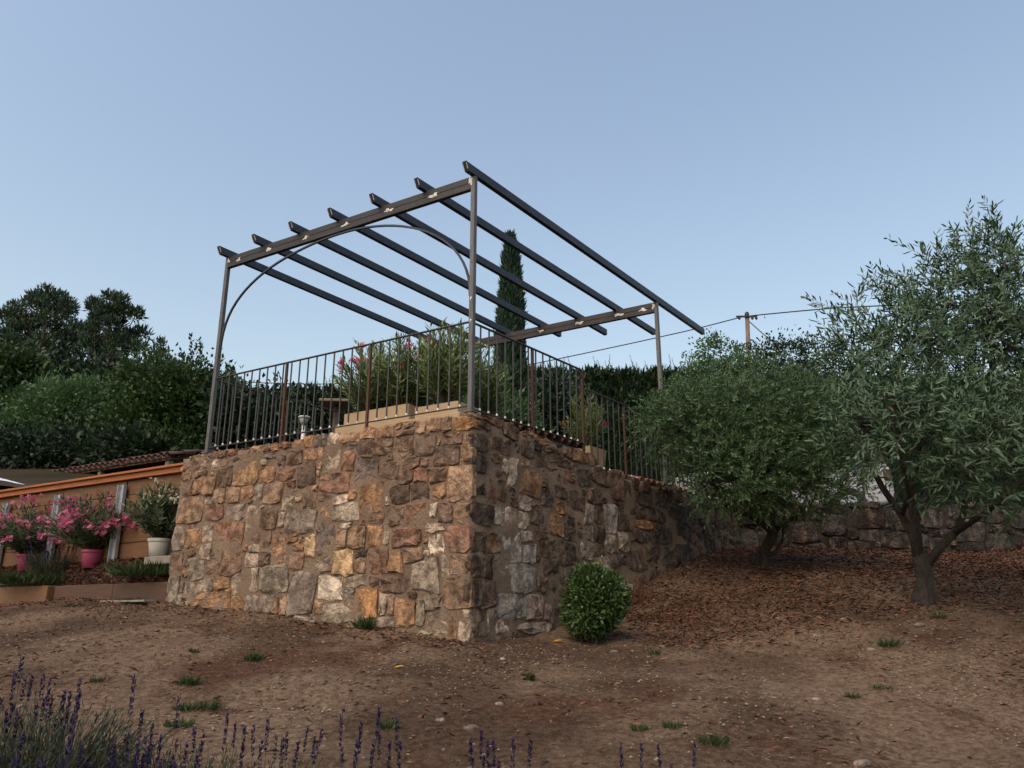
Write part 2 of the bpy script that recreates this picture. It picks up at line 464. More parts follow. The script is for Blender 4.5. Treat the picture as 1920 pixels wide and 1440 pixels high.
# ------------------------------------------------------------------ foliage helpers
def unit(v): return v / (np.linalg.norm(v, axis=-1, keepdims=True) + 1e-12)
def rand_dir(n, r=rng): return unit(r.normal(size=(n, 3)))
def perp(D, r=rng): return unit(np.cross(D, rand_dir(len(D), r)))
def leaves(name, P, D, Nn, L, W, mat, parent, var=None, hexa=False, curve=.12, **kw):
    n = len(P); L = np.broadcast_to(L, (n,))[:, None]; W = np.broadcast_to(W, (n,))[:, None]
    S = unit(np.cross(D, Nn)); Nn = np.cross(S, D)
    if var is None: var = rng.random(n)
    if hexa:
        V = np.stack([P, P + D * L * .35 - S * W * .5 + Nn * L * curve * .6, P + D * L * .35 + S * W * .5 + Nn * L * curve * .6,
                      P + D * L * .72 - S * W * .36 + Nn * L * curve * .7, P + D * L * .72 + S * W * .36 + Nn * L * curve * .7, P + D * L], 1)
        k = np.arange(n)[:, None] * 6
        F = np.concatenate([k + np.array([[0, 2, 4, 5]]), k + np.array([[0, 5, 3, 1]])], 0)
        vv = np.repeat(var, 6)
    else:
        V = np.stack([P, P + D * L * .45 + S * W * .5 + Nn * L * curve, P + D * L, P + D * L * .45 - S * W * .5 + Nn * L * curve], 1)
        F = np.arange(n)[:, None] * 4 + np.array([[0, 1, 2, 3]])
        vv = np.repeat(var, 4)
    o = mesh_obj(name, V.reshape(-1, 3), F, mat, parent, var=np.clip(vv, 0, 1), **kw)
    return o
def stems(name, pts, r0, r1, mat, parent):     # pts (n, S, 3): thin triangular tubes
    n, S, _ = pts.shape
    T = unit(np.gradient(pts, axis=1))
    u = perp(T[:, 0]); V = np.empty((n, S, 3, 3))
    rr = np.linspace(0, 1, S)
    r0 = np.broadcast_to(r0, (n,)); r1 = np.broadcast_to(r1, (n,))
    for i in range(S):
        u = unit(u - T[:, i] * np.sum(u * T[:, i], 1, keepdims=True)); w = np.cross(T[:, i], u)
        rad = (r0 * (1 - rr[i]) + r1 * rr[i])[:, None]
        for k in range(3):
            a = 2 * math.pi * k / 3
            V[:, i, k] = pts[:, i] + rad * (math.cos(a) * u + math.sin(a) * w)
    base = (np.arange(n) * S * 3)[:, None, None]
    q = []
    for i in range(S - 1):
        for k in range(3):
            k2 = (k + 1) % 3
            q.append([i * 3 + k, i * 3 + k2, (i + 1) * 3 + k2, (i + 1) * 3 + k])
    F = (base + np.array(q)[None]).reshape(-1, 4)
    return mesh_obj(name, V.reshape(-1, 3), F, mat, parent, True)
def sprig_pts(P, D, L, S=4, droop=.12, curl=.15):
    n = len(P); side = perp(D)
    t = np.linspace(0, 1, S)[None, :, None]
    L = np.broadcast_to(L, (n,))[:, None, None]
    return P[:, None] + D[:, None] * L * t + (side[:, None] * curl - Z * droop) * L * t * t
def sprig_leaves(pts, k, ang, lo=.12, whorl=2):   # leaf bases, directions, normals along sprigs
    n, S, _ = pts.shape
    t = np.linspace(lo, 1, k)
    x = t * (S - 1); i = np.minimum(x.astype(int), S - 2); f = (x - i)[None, :, None]
    P = pts[:, i] * (1 - f) + pts[:, i + 1] * f
    T = unit(pts[:, i + 1] - pts[:, i])
    u = perp(T[:, 0])[:, None]; u = unit(u - T * np.sum(u * T, 2, keepdims=True)); w = np.cross(T, u)
    j = np.arange(k)
    ph = (j % whorl) * 2 * math.pi / whorl + (j // whorl) * (math.pi / whorl) + rng.normal(0, .35, (n, k))
    rad = u * np.cos(ph)[..., None] + w * np.sin(ph)[..., None]
    an = (ang * (1 - .45 * t)[None] + rng.normal(0, .15, (n, k)))[..., None]
    D = unit(T * np.cos(an) + rad * np.sin(an) + rng.normal(0, .12, (n, k, 3)))
    Nn = unit(T * np.sin(an) - rad * np.cos(an))
    return P.reshape(-1, 3), D.reshape(-1, 3), -Nn.reshape(-1, 3), np.tile(t, n)
def ELL(u, v, Y, ru, rv, ry):      # ellipsoid around a sight line, sizes in metres
    m_ = mpp(Y, v)
    return (atY(u, v, Y), np.array([ru * m_, ry, rv * m_]))
def in_ell(ells, n, p=.45, r=rng):   # points in ellipsoids, pushed to their skin, with the outward direction
    vol = np.array([np.prod(e[1]) ** .67 for e in ells]); k = r.choice(len(ells), n, p=vol / vol.sum())
    d = rand_dir(n, r); rr = r.random(n) ** p
    c = np.array([e[0] for e in ells])[k]; ra = np.array([e[1] for e in ells])[k]
    return c + d * ra * rr[:, None], unit(d / ra), rr
def clumpy(ells, nclump, per, size, p=.4):   # leaf positions gathered in clumps
    C, out, rr = in_ell(ells, nclump, p)
    sz = size * (.6 + .8 * rng.random(nclump))
    g = rng.normal(size=(nclump, per, 3)); 
    P = C[:, None] + g * sz[:, None, None] * np.array([.5, .5, .42])
    o = unit(out[:, None] + .7 * unit(g))
    tone = np.clip(rng.random(nclump)[:, None] * .6 + rng.random((nclump, per)) * .5, 0, 1)
    return P.reshape(-1, 3), o.reshape(-1, 3), tone.ravel(), C
def limb_path(a, b, k=6, wob=.06, sag=0.0):
    a = np.asarray(a, float); b = np.asarray(b, float); t = np.linspace(0, 1, k)[:, None]
    L = np.linalg.norm(b - a); P = a + (b - a) * t
    n = rng.normal(size=(k, 3)) * wob * L; n[0] = 0; n[-1] = 0
    return P + n - Z * (sag * L) * np.sin(t * math.pi)

# ================================================================== SETTING
def axis(lo, hi, step, far_lo, far_hi, g=1.28):
    a = list(np.arange(lo, hi + 1e-6, step)); s = step
    while a[-1] < far_hi: s *= g; a.append(a[-1] + s)
    s = step
    while a[0] > far_lo: s *= g; a.insert(0, a[0] - s)
    return np.array(a)
def grid_faces(nx, ny):
    i = np.arange(nx - 1)[None, :] + np.arange(ny - 1)[:, None] * nx
    i = i.ravel()
    return np.stack([i, i + 1, i + nx + 1, i + nx], 1)
xs = axis(-7.0, 8.0, .065, -900, 900); ys = axis(2.6, 12.6, .065, -900, 900)
X, Y = np.meshgrid(xs, ys)
Zg = gz(X, Y)
g_ = mesh_obj('ground', np.stack([X, Y, Zg], 2).reshape(-1, 3), grid_faces(len(xs), len(ys)), M['soil'], smooth_=True, origin=np.zeros(3))
tag(g_, 'bare brown stony soil sloping up to the stone walls', 'ground', kind='structure')

TW0 = np.array([-4.19, 10.2, 0.0])           # timber retaining wall, on the line of the stone front
def uz(x, y):
    left = smooth(-3.6, -6.5, x)
    z = 3.2 + left * (0.10 + 0.26 * np.clip(y - 11.6, 0, 8)) + 0.035 * np.clip(y - 17, 0, 200)
    z = z + smooth(22, 60, y) * smooth(5, -40, x) * 3.0
    return z + 0.10 * fbm(x * .7, y * .7, 3, 41) * smooth(11, 14, y)
bl = [TW0 + A * 16 + NA * .12, TW0 - A * .1 + NA * .12, CW + A * 4.12 + NA * .3, CW + A * .3 + B * .3, CW + B * 6.0 + NB * .3]
bx = [p[0] for p in bl] + [3.6, 900]; by = [p[1] for p in bl] + [12.65, 12.65]
xs2 = np.unique(np.concatenate([axis(-17, 14, .25, -900, 900), bx[1:6]]))
t = np.linspace(0, 1, 90)
yb = np.interp(xs2, bx, by)
Y2 = yb[None] + (t[:, None] * 9 + 900 * t[:, None] ** 5)
X2 = np.broadcast_to(xs2, Y2.shape)
o = mesh_obj('upper_ground', np.stack([X2, Y2, uz(X2, Y2)], 2).reshape(-1, 3), grid_faces(len(xs2), 90), M['upper_soil'], smooth_=True, origin=np.zeros(3))
tag(o, 'upper level of ground behind the retaining walls', 'ground', kind='structure')

# ------------------------------------------------------------------ masonry
COL0 = dict(o=(.33, .19, .095), O=(.42, .215, .075), y=(.42, .30, .16), t=(.27, .18, .118), b=(.175, .115, .080), d=(.105, .073, .058),
           r=(.235, .120, .080), g=(.225, .195, .168), G=(.205, .205, .20), p=(.345, .29, .235), w=(.52, .455, .375), u=(.150, .124, .122),
           k=(.075, .062, .058), n=(.12, .105, .098))
COL = {k_: (np.array(v_) * .82 + np.mean(v_) * .18) * (1.12 if k_ in 'gpwytG' else .95) for k_, v_ in COL0.items()}
def wall_core(name, P0, d, nin, L, zb, zt, thick, mat, parent, step=.055, seed=1):
    ns = int(L / step) + 1
    s = np.linspace(0, L, ns); nz = 44
    tt = np.linspace(0, 1, nz)
    S, T = np.meshgrid(s, tt)
    zB = np.array([zb(q) for q in s])[None]; zT = np.array([zt(q) for q in s])[None]
    ZZ = zB + (zT - zB) * T
    disp = .006 + .034 * fbm(S * 5 + 30, ZZ * 5 + 9, 3, seed) + .014 * fbm(S * 20, ZZ * 20, 2, seed + 9)
    edge = np.minimum(smooth(0, .08, S), smooth(0, .08, L - S))
    V = P0[None, None] * np.array([1, 1, 0]) + d * S[..., None] - nin * (disp * edge)[..., None]
    V[..., 2] = ZZ
    fr = V.reshape(-1, 3); F = grid_faces(ns, nz).tolist()
    b = len(fr)
    rough_top = .02 * fbm(s * 6, s * 0 + 3, 3, seed + 4)
    back_t = P0 * np.array([1, 1, 0]) + d * s[:, None] + nin * thick; back_t = back_t.copy(); back_t[:, 2] = zT[0] + rough_top
    back_b = back_t.copy(); back_b[:, 2] = zB[0]
    Vall = np.concatenate([fr, back_t, back_b]); top = (nz - 1) * ns
    for i in range(ns - 1):
        F.append([top + i, top + i + 1, b + i + 1, b + i]); F.append([b + i, b + i + 1, b + ns + i + 1, b + ns + i])
    for i in (0, ns - 1):
        c = [k * ns + i for k in range(nz)] + [b + i, b + ns + i]
        F.append(c if i == 0 else c[::-1])
    return mesh_obj(name, Vall, F, mat, parent, True)
def clip_poly(poly, c, n):      # keep the side where (p - c).n <= 0
    out = []
    for i in range(len(poly)):
        p, q = poly[i], poly[(i + 1) % len(poly)]
        a, b_ = (p - c) @ n, (q - c) @ n
        if a <= 0: out.append(p)
        if a * b_ < 0: out.append(p + (q - p) * (a / (a - b_)))
    return np.array(out) if len(out) > 2 else None
def stone_polys(seeds, gap=.018, jit=.010, npt=10, seed=5):
    """seeds: list of (s, z, w, h, code); neighbours cut each other along a common joint"""
    r = np.random.default_rng(seed); out = []
    Cc = np.array([q[:2] for q in seeds]); Hh = np.array([(q[2] / 2, q[3] / 2) for q in seeds])
    for i in range(len(seeds)):
        c = Cc[i]; hw = Hh[i] * 1.13
        a = np.linspace(0, 2 * math.pi, 14, endpoint=False) + r.random() * .4
        e = 3.6 + r.random() * 4.5
        rad = (np.abs(np.cos(a)) ** e + np.abs(np.sin(a)) ** e) ** (-1 / e) * (1 + r.normal(0, .055, 14))
        poly = np.stack([np.cos(a) * rad * hw[0], np.sin(a) * rad * hw[1]], 1)
        rot = r.normal(0, .09); poly = poly @ np.array([[math.cos(rot), math.sin(rot)], [-math.sin(rot), math.cos(rot)]]) + c
        dd = Cc - c
        for j in np.nonzero((np.abs(dd[:, 0]) < Hh[:, 0] + hw[0] + .05) & (np.abs(dd[:, 1]) < Hh[:, 1] + hw[1] + .05))[0]:
            if j == i: continue
            dv = dd[j]; dist = np.linalg.norm(dv)
            if dist < 1e-4: continue
            n = dv / dist
            si = min(Hh[i][0] / max(abs(n[0]), 1e-3), Hh[i][1] / max(abs(n[1]), 1e-3))
            sj = min(Hh[j][0] / max(abs(n[0]), 1e-3), Hh[j][1] / max(abs(n[1]), 1e-3))
            px, pz = (Hh[i][0] + Hh[j][0]) - abs(dv[0]), (Hh[i][1] + Hh[j][1]) - abs(dv[1])
            # joint runs upright when they meet side by side, level when one sits on the other
            m_ = np.array([np.sign(dv[0]), .25 * n[1]]) if px / max(Hh[i][0] + Hh[j][0], 1e-3) < pz / max(Hh[i][1] + Hh[j][1], 1e-3) else np.array([.25 * n[0], np.sign(dv[1])])
            m_ = m_ / np.linalg.norm(m_)
            cut = c + dv * si / (si + sj)
            res = clip_poly(poly, cut - m_ * gap / 2, m_)
            if res is None: poly = None; break
            poly = res
        if poly is None or len(poly) < 3: out.append(None); continue
        seg = np.linalg.norm(np.roll(poly, -1, 0) - poly, axis=1); cum = np.concatenate([[0], np.cumsum(seg)])
        if cum[-1] < .1: out.append(None); continue
        q = poly
        while len(q) > 4:              # drop the corners that matter least
            a_, b_ = np.roll(q, 1, 0) - q, np.roll(q, -1, 0) - q
            tri = .5 * np.abs(a_[:, 0] * b_[:, 1] - a_[:, 1] * b_[:, 0])
            k_ = int(np.argmin(tri))
            if len(q) > npt + 1 or tri[k_] < .00006: q = np.delete(q, k_, 0)
            else: break
        if len(q) <= npt:              # break the straight edges
            nx_ = np.roll(q, -1, 0); el_ = np.linalg.norm(nx_ - q, axis=1)
            big = np.argsort(-el_)[:max(0, npt + 3 - len(q))]; qq = []
            for k_ in range(len(q)):
                qq.append(q[k_])
                if k_ in big and el_[k_] > .05: qq.append(q[k_] + (nx_[k_] - q[k_]) * r.uniform(.35, .65) + r.normal(0, el_[k_] * .045, 2))
            q = np.array(qq)
        q = q + r.normal(0, jit * .6, q.shape)
        out.append(q)
    return out
def stone_geo(q, P0, d, nin, proud, depth, r):
    n = len(q); c = q.mean(0); ext = max(np.ptp(q[:, 0]), np.ptp(q[:, 1]))
    def w(p, off): return np.stack([P0[0] + d[0] * p[:, 0] - nin[0] * off, P0[1] + d[1] * p[:, 0] - nin[1] * off, p[:, 1]], 1)
    tilt = r.normal(0, .05, 2)
    r1 = c + (q - c) * .985; r2 = c + (q - c) * (.74 + .14 * r.random()) + r.normal(0, ext * .03, (n, 2))
    o1 = proud * .72 + (r1 - c) @ tilt + r.normal(0, .004, n)
    o2 = proud + (r2 - c) @ tilt + r.normal(0, .008, n)
    V = np.concatenate([w(q, np.full(n, -depth)), w(r1, o1), w(r2, o2), w(c[None], np.array([proud * 1.1 + r.normal(0, .006)]))])
    F = []
    for k in range(n):
        k2 = (k + 1) % n
        F += [(k, k2, n + k2, n + k), (n + k, n + k2, 2 * n + k2, 2 * n + k), (2 * n + k, 2 * n + k2, 3 * n)]
    return V, F
def fill_seeds(seeds, L, zb, zt, codes, sizes, r, tries=500, x0=0.0):
    res = .012; W = int(L / res) + 1; z0 = min(zb(q) for q in np.linspace(0, L, 20)); z1 = max(zt(q) for q in np.linspace(0, L, 20)); Hn = int((z1 - z0) / res) + 1
    occ = np.zeros((Hn, W), bool)
    def mark(s, z, w, h):
        a, b_ = int(max(0, (s - w / 2) / res)), int(max(0, (s + w / 2) / res)); c, d_ = int(max(0, (z - h / 2 - z0) / res)), int(max(0, (z + h / 2 - z0) / res))
        return slice(c, d_ + 1), slice(a, b_ + 1)
    for s, z, w, h, _ in seeds: occ[mark(s, z, w * .95, h * .95)] = True
    new = []
    for sz in sizes:
        for _ in range(tries):
            s = r.uniform(x0, L); lo, hi = zb(s), zt(s)
            w = sz * r.uniform(.9, 1.5); h = sz * r.uniform(.7, 1.0)
            z = r.uniform(lo, hi)
            if z + h / 2 > hi + .02 or s + w / 2 > L + .02 or s - w / 2 < x0 - .02: continue
            sl = mark(s, z, w, h); a = occ[sl]
            if a.size and a.mean() < .10:
                occ[sl] = True; new.append((s, z, w, h, r.choice(list(codes))))
    return new

ZTOP = 3.40
FRONT_ST = """
215 315 60 28 t;262 308 55 30 t;318 300 60 32 b;378 294 60 34 t;442 284 62 36 r;512 277 76 40 r;598 264 70 42 t;650 258 44 40 b;698 252 46 46 o;760 240 70 40 r;835 234 66 56 o;900 220 54 62 O;
968 213 76 66 u;1048 203 62 76 w;1140 196 122 56 t;1245 170 92 66 o;1358 160 112 76 o;1436 128 44 34 o;1492 118 72 34 t;1476 158 108 44 b;1562 132 64 76 t;1655 118 84 72 t;1725 118 62 86 t;1822 110 128 72 O;
205 365 80 60 b;278 355 62 46 t;343 358 56 58 w;512 318 140 34 n;655 300 76 34 u;800 312 120 104 b;908 297 86 66 o;975 278 38 62 t;1040 320 112 150 p;1135 336 88 112 r;1125 256 92 44 b;1235 250 100 92 d;1335 250 122 104 b;
1470 232 112 88 b;1592 236 128 118 d;1672 206 24 62 t;1756 196 132 78 b;1720 306 200 112 d;1811 335 28 46 t;1856 276 58 112 o;1486 292 84 40 b;1500 346 132 72 b;1590 345 52 44 b;740 330 60 60 u;
262 488 160 112 o;178 500 70 92 b;395 430 92 112 b;520 400 162 152 o;642 415 92 92 o;760 410 92 74 r;882 420 112 142 d;1060 466 192 142 r;1240 390 152 162 u;1386 385 140 102 b;1572 430 92 92 r;1666 420 122 102 b;1802 465 152 212 t;1470 430 100 80 b;
365 545 76 84 t;442 545 92 104 t;526 525 88 78 o;600 525 54 78 g;686 530 122 112 t;770 590 84 74 p;900 570 84 94 b;1000 640 64 74 o;1090 570 84 68 w;1160 540 48 62 o;1280 560 192 192 o;1442 540 112 112 d;1570 512 122 112 d;1680 505 78 92 o;1366 580 30 56 w;1640 572 84 30 o;990 545 80 50 b;
195 630 152 152 t;295 575 54 44 p;322 640 122 98 r;456 640 122 108 g;560 680 82 152 p;660 680 110 122 b;730 690 54 90 p;840 710 182 142 g;1130 640 172 122 p;1415 642 122 84 b;1532 670 122 152 r;1700 650 100 122 b;1656 615 50 92 w;1655 730 112 54 w;1300 690 90 60 b;
120 800 72 152 g;210 800 98 112 o;285 760 74 122 p;412 770 180 152 r;560 795 84 64 b;640 800 60 90 b;1000 790 124 192 u;1090 800 78 122 t;1190 790 112 132 t;1292 770 112 142 o;1360 795 38 82 p;1480 790 192 132 r;1660 840 88 112 w;1792 800 152 162 r;1600 885 40 44 w;1118 718 60 40 w;
275 885 78 110 p;230 980 92 150 g;430 940 122 172 b;560 930 78 78 p;575 860 64 48 p;720 860 92 162 o;630 925 62 82 b;835 850 54 60 o;905 845 62 132 y;822 930 92 112 t;950 960 172 98 g;1110 945 132 152 y;1205 885 84 48 k;1208 960 62 92 t;1312 940 142 162 r;1420 950 92 142 o;1520 900 122 102 t;1610 1025 182 232 g;1708 985 62 192 p;1800 960 102 122 t;790 800 70 70 o;
100 950 82 132 b;84 1100 74 152 g;185 1110 82 92 g;268 1080 100 84 g;375 1065 86 84 o;490 1060 102 132 p;565 1050 66 142 p;690 1040 172 172 g;860 1130 172 272 g;1025 1110 152 182 w;1180 1060 152 78 g;1286 1060 72 64 b;1412 1070 162 112 d;1140 1125 72 54 G;1782 1120 162 200 b;1635 1180 102 92 g;
305 1170 190 92 o;400 1160 62 112 o;475 1200 86 98 o;560 1195 82 112 p;645 1195 116 118 g;735 1190 56 122 t;706 1200 28 92 t;1080 1230 192 132 p;1245 1180 162 172 O;1340 1180 56 152 p;1390 1190 42 120 t;1476 1230 112 182 o;1570 1240 52 162 p;1680 1280 122 102 g;1350 1300 102 64 g;1760 1330 48 142 o;1822 1320 82 182 p;1640 1360 200 50 p;955 1200 60 100 t;1520 1140 60 60 b;130 1170 60 60 g;870 1285 120 60 p"""
SIDE_ST = """
140 112 92 52 d;200 95 92 40 r;310 160 92 82 b;418 172 64 34 o;240 240 112 92 b;120 222 92 92 d;370 335 88 62 y;415 462 142 162 o;318 400 56 180 p;272 365 32 82 p;190 510 62 142 r;120 350 92 120 k;130 470 100 110 k;250 510 50 120 b;395 582 82 84 g;240 665 62 94 p;315 680 82 132 p;376 690 62 94 p;140 650 122 122 k;
610 620 54 74 o;585 722 92 112 o;775 652 78 112 g;780 770 64 84 g;905 680 74 162 G;650 430 74 64 r;550 420 102 84 d;750 440 84 102 d;850 430 112 94 b;950 480 92 162 b;810 540 84 92 b;700 570 112 94 d;1110 720 104 64 O;1190 665 112 92 k;1000 512 62 104 d;1330 770 122 122 k;1400 680 84 84 n;
320 850 112 172 G;400 790 74 74 g;415 880 84 122 G;230 930 58 78 g;200 830 84 112 o;118 830 84 132 d;140 970 132 162 d;335 1040 242 172 G;130 1130 152 182 d;490 1080 64 94 b;310 1205 182 152 G;450 1210 98 142 g;535 1250 54 104 g;195 1290 62 152 p;115 1300 92 142 b;262 1340 92 84 p;450 1330 160 60 g;
765 870 64 112 g;870 930 68 94 g;912 830 72 104 g;985 810 68 112 g;955 930 102 84 n;1060 910 92 142 d;985 1010 82 112 y;1080 1070 84 94 r;1250 900 92 112 n;1350 890 112 122 k;1010 1110 54 84 p;1150 790 112 92 k;1440 870 38 64 r;1500 840 64 84 k;700 300 84 74 o;776 322 62 64 o;655 290 62 54 b;560 272 84 44 b;490 212 94 44 o;590 330 120 60 b;490 330 90 80 b;
530 560 90 120 d;470 660 80 110 b;650 760 110 90 d;550 860 110 110 b;650 900 110 130 d;560 970 100 90 d;840 770 70 100 d;840 880 60 90 b;1240 780 80 100 k;1060 620 90 110 d;1110 570 90 90 k;1200 560 90 90 k;700 690 90 80 d;500 770 80 90 b;1170 900 90 100 d;1300 640 100 90 k;1060 780 80 80 d;600 520 80 70 d"""
def parse(txt): return [tuple(q.split()) for q in txt.replace('\n', '').split(';') if q.strip()]
def px_seeds(txt, ox, oy, sc, P0, d, nin):
    out = []
    for cx, cy, w, h, code in parse(txt):
        cx, cy, w, h = map(float, (cx, cy, w, h))
        u, v = ox + cx / sc, oy + cy / sc
        p = on_plane(u, v, P0, nin); p1 = on_plane(u - w / 2 / sc, v, P0, nin); p2 = on_plane(u + w / 2 / sc, v, P0, nin)
        q1 = on_plane(u, v - h / 2 / sc, P0, nin); q2 = on_plane(u, v + h / 2 / sc, P0, nin)
        out.append((float((p - P0) @ d), float(p[2]), abs(float((p2 - p1) @ d)), abs(float(q1[2] - q2[2])), code))
    return out
wall = empty('stone_terrace_wall', (CW[0], CW[1], 1.3), 'tall mortared rubble stone terrace wall with a sharp corner, carrying the railing', 'stone wall')
def f_zb(s): return .95
def f_zt(s): return ZTOP
def s_zb(t): return 1.0 + t * .16
def s_zt(t): return ZTOP - .05 if t < 2.24 else 3.17
wall_core('mortar', CW, A, NA, 4.24, f_zb, f_zt, .45, M['mortar'], wall, seed=3)
wall_core('mortar', CW + B * .004, B, NB, 6.4, s_zb, s_zt, .45, M['mortar'], wall, seed=8)
r5 = np.random.default_rng(5)
def g_front(s): p = CW + A * s; return float(gz(p[0], p[1], False)) - .12
def g_side(t): p = CW + B * t; return float(gz(p[0], p[1], False)) - .12
fs = px_seeds(FRONT_ST, 300, 760, 3.2, CW, A, NA)
fs = [q for q in fs if -.1 < q[0] < 4.3]
fs += fill_seeds(fs, 4.22, g_front, lambda s: ZTOP + .02, 'tttbborg', [.16, .12, .09, .07, .055], r5, 1600)
ss = px_seeds(SIDE_ST, 860, 760, 3.2, CW, B, NB)
ss = [q for q in ss if -.1 < q[0] < 6.3]
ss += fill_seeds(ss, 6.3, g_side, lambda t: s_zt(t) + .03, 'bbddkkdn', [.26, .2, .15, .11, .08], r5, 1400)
pool = []
for seeds, d, nin, L in ((fs, A, NA, 4.26), (ss, B, NB, 6.4)):
    for q, sd_ in zip(stone_polys(seeds, gap=.014 if d is A else .012), seeds):
        if q is None: continue
        q[:, 0] = np.clip(q[:, 0], -.028, L)
        top = sd_[1] + sd_[3] / 2 > (3.33 if d is A else s_zt(sd_[0]) - .04)
        V, F = stone_geo(q, CW, d, nin, float(r5.uniform(.006, .030)), .26 if top else .05, r5)
        area = .5 * abs(np.sum(q[:, 0] * np.roll(q[:, 1], -1) - q[:, 1] * np.roll(q[:, 0], -1)))
        if area < .0006: continue
        Pm = V.mean(0); a_px = area * (1 if d is A else .55) / Pm[1] ** 2
        cc = (np.array(COL[sd_[4]]) * .87 + .13 * np.array([.235, .178, .135])) * (1.7 if (d is B and sd_[4] in 'Ggp') else 1.0) * (.82 if d is B else 1.0) * r5.uniform(.85, 1.15) * (1 + r5.normal(0, .015, 3)) * np.array([1.05, 1.0, .945]) * (1.12 if d is A else .95)  # front stones lightened, side stones darkened: daylight on the faces put into their colour
        pool.append((a_px, V, F, cc))
pool.sort(key=lambda q: -q[0])
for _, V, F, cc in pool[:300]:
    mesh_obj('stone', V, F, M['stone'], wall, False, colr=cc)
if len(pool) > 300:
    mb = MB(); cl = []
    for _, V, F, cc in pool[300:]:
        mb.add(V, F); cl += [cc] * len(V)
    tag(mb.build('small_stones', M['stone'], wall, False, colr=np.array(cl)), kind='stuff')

# dry-stone wall behind the olive trees
BW0 = np.array([3.15, 12.42, 0.0]); BD = np.array([1.0, 0.015, 0]); BD /= np.linalg.norm(BD); BN = np.array([-BD[1], BD[0], 0])
bw = empty('dry_stone_wall', (7.0, 12.45, 2.45), 'low grey dry-stone retaining wall behind the two olive trees', 'stone wall')
b_zt = lambda s: 3.24 + .05 * float(fbm(np.array([s * 1.3]), np.array([5.0]), 2, 2)[0])
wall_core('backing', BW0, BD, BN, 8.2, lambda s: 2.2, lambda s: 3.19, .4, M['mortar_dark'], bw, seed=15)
seeds = fill_seeds([], 8.25, lambda s_: 2.36, lambda s_: 3.27, 'nnkkudn', [.34, .27, .21, .16, .12, .09, .065], r5, 900)
npart = 0
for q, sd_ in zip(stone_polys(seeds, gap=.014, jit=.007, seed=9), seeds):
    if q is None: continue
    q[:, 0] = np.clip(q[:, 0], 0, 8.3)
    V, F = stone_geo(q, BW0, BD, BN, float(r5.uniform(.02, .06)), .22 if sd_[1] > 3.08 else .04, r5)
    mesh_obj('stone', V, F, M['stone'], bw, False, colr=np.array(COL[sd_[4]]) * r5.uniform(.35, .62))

# ================================================================== PERGOLA
def sq_bar(mb, a, b_, w, h, side):      # square tube from a to b; side = horizontal cross direction
    a = np.asarray(a, float); b_ = np.asarray(b_, float); c = (a + b_) / 2; ax = (b_ - a) / 2
    t = unit(ax[None])[0]; up = np.cross(side, t); up /= np.linalg.norm(up); sd2 = np.cross(t, up)
    return mb.bbox(c, ax, sd2 * w / 2, up * h / 2, .004)
HP = 2.6; LF = 3.8416; LS = 4.0549; DROP = 0.12
perg = empty('pergola', CORNER, 'open steel pergola of seven dark rafters on slim posts above the terrace', 'pergola')
def post(P, top):
    mb = MB(); mb.bbox((P + top) / 2, A * .025, B * .025, (top - P) / 2, .004)
    return mb.build('post', M['steel_post'], perg)
P_fl = CORNER + A * LF; P_rr = CORNER + B * LS; P_rl = P_fl + B * LS
zf = CORNER[2] + HP - .003; zr = CORNER[2] + HP - DROP - .003
for P, zt_ in ((CORNER, zf), (P_fl, zf)):
    po = post(P, np.array([P[0], P[1], zt_]))
    m2 = MB(); m2.bbox(np.array([P[0], P[1], P[2] + .012]), A * .05, B * .05, Z * .008, .003); m2.build('base_plate', M['steel_post'], po)
for P in (P_rr, P_rl):
    post(np.array([P[0], P[1], 3.2]), np.array([P[0], P[1], zr]))
HB = .157
def beam(P0, P1, ztop):
    d = unit((P1 - P0)[None])[0]; n_ = np.cross(Z, d); c = (P0 + P1) / 2; half = (P1 - P0) / 2; half[2] = 0
    half = half - d * .027
    mb = MB()
    mb.bbox(np.array([c[0], c[1], ztop - HB * .26]), half, n_ * .0235, Z * HB * .245, .005)
    bm_ = mb.build('beam', M['steel_beam'], perg)
    m2 = MB(); m2.bbox(np.array([c[0], c[1], ztop - HB * .75]), half, n_ * .0255, Z * HB * .245, .005)
    m2.build('lower_tube', M['steel_beam'], bm_)
    return bm_
bf = beam(CORNER + 0, P_fl + 0, zf + .003); br = beam(P_rr + 0, P_rl + 0, zr + .003)
JW, JH = .055, .094
ends = [(1319.6, 614.7), (1225.9, 622), (1134.7, 629.3), (1048, 636.4)]
mbw = []
for i in range(7):
    F0 = CORNER + A * LF * i / 6 + Z * (HP + JH / 2 + .002)
    slope = -DROP / LS
    bd = unit((B + Z * slope)[None])[0]
    ohr = [1.58, 1.21, .85, .56, .46, .40, .36][i]
    a_ = F0 - bd * .17; e_ = F0 + bd * (LS + ohr)
    mb = MB()
    side = A
    sidev = unit((A - B * (A @ B))[None])[0]
    up = np.cross(bd, sidev); up = up if up[2] > 0 else -up
    # plumb-cut nose: bottom edge set back from the top edge
    V = []
    for P, cut in ((a_, .05), (e_, .0)):
        for sx, sz in ((-1, -1), (1, -1), (1, 1), (-1, 1)):
            V.append(P + sidev * sx * JW / 2 + up * sz * JH / 2 + bd * (cut if sz < 0 else 0))
    mb.add(V, [(3, 2, 1, 0), (4, 5, 6, 7), (0, 1, 5, 4), (1, 2, 6, 5), (2, 3, 7, 6), (3, 0, 4, 7)])
    rf = mb.build('rafter', M['steel_rafter'], perg)
    # pale lip round the cut nose
    m2 = MB()
    for sx in (-1, 1):
        m2.obox(a_ + sidev * sx * (JW / 2 - .003) + bd * .022 - up * 0.0, unit((up * JH - bd * .05)[None])[0] * .033, bd * .003, sidev * .0045)
    m2.build('end_lip', M['weld'], rf)
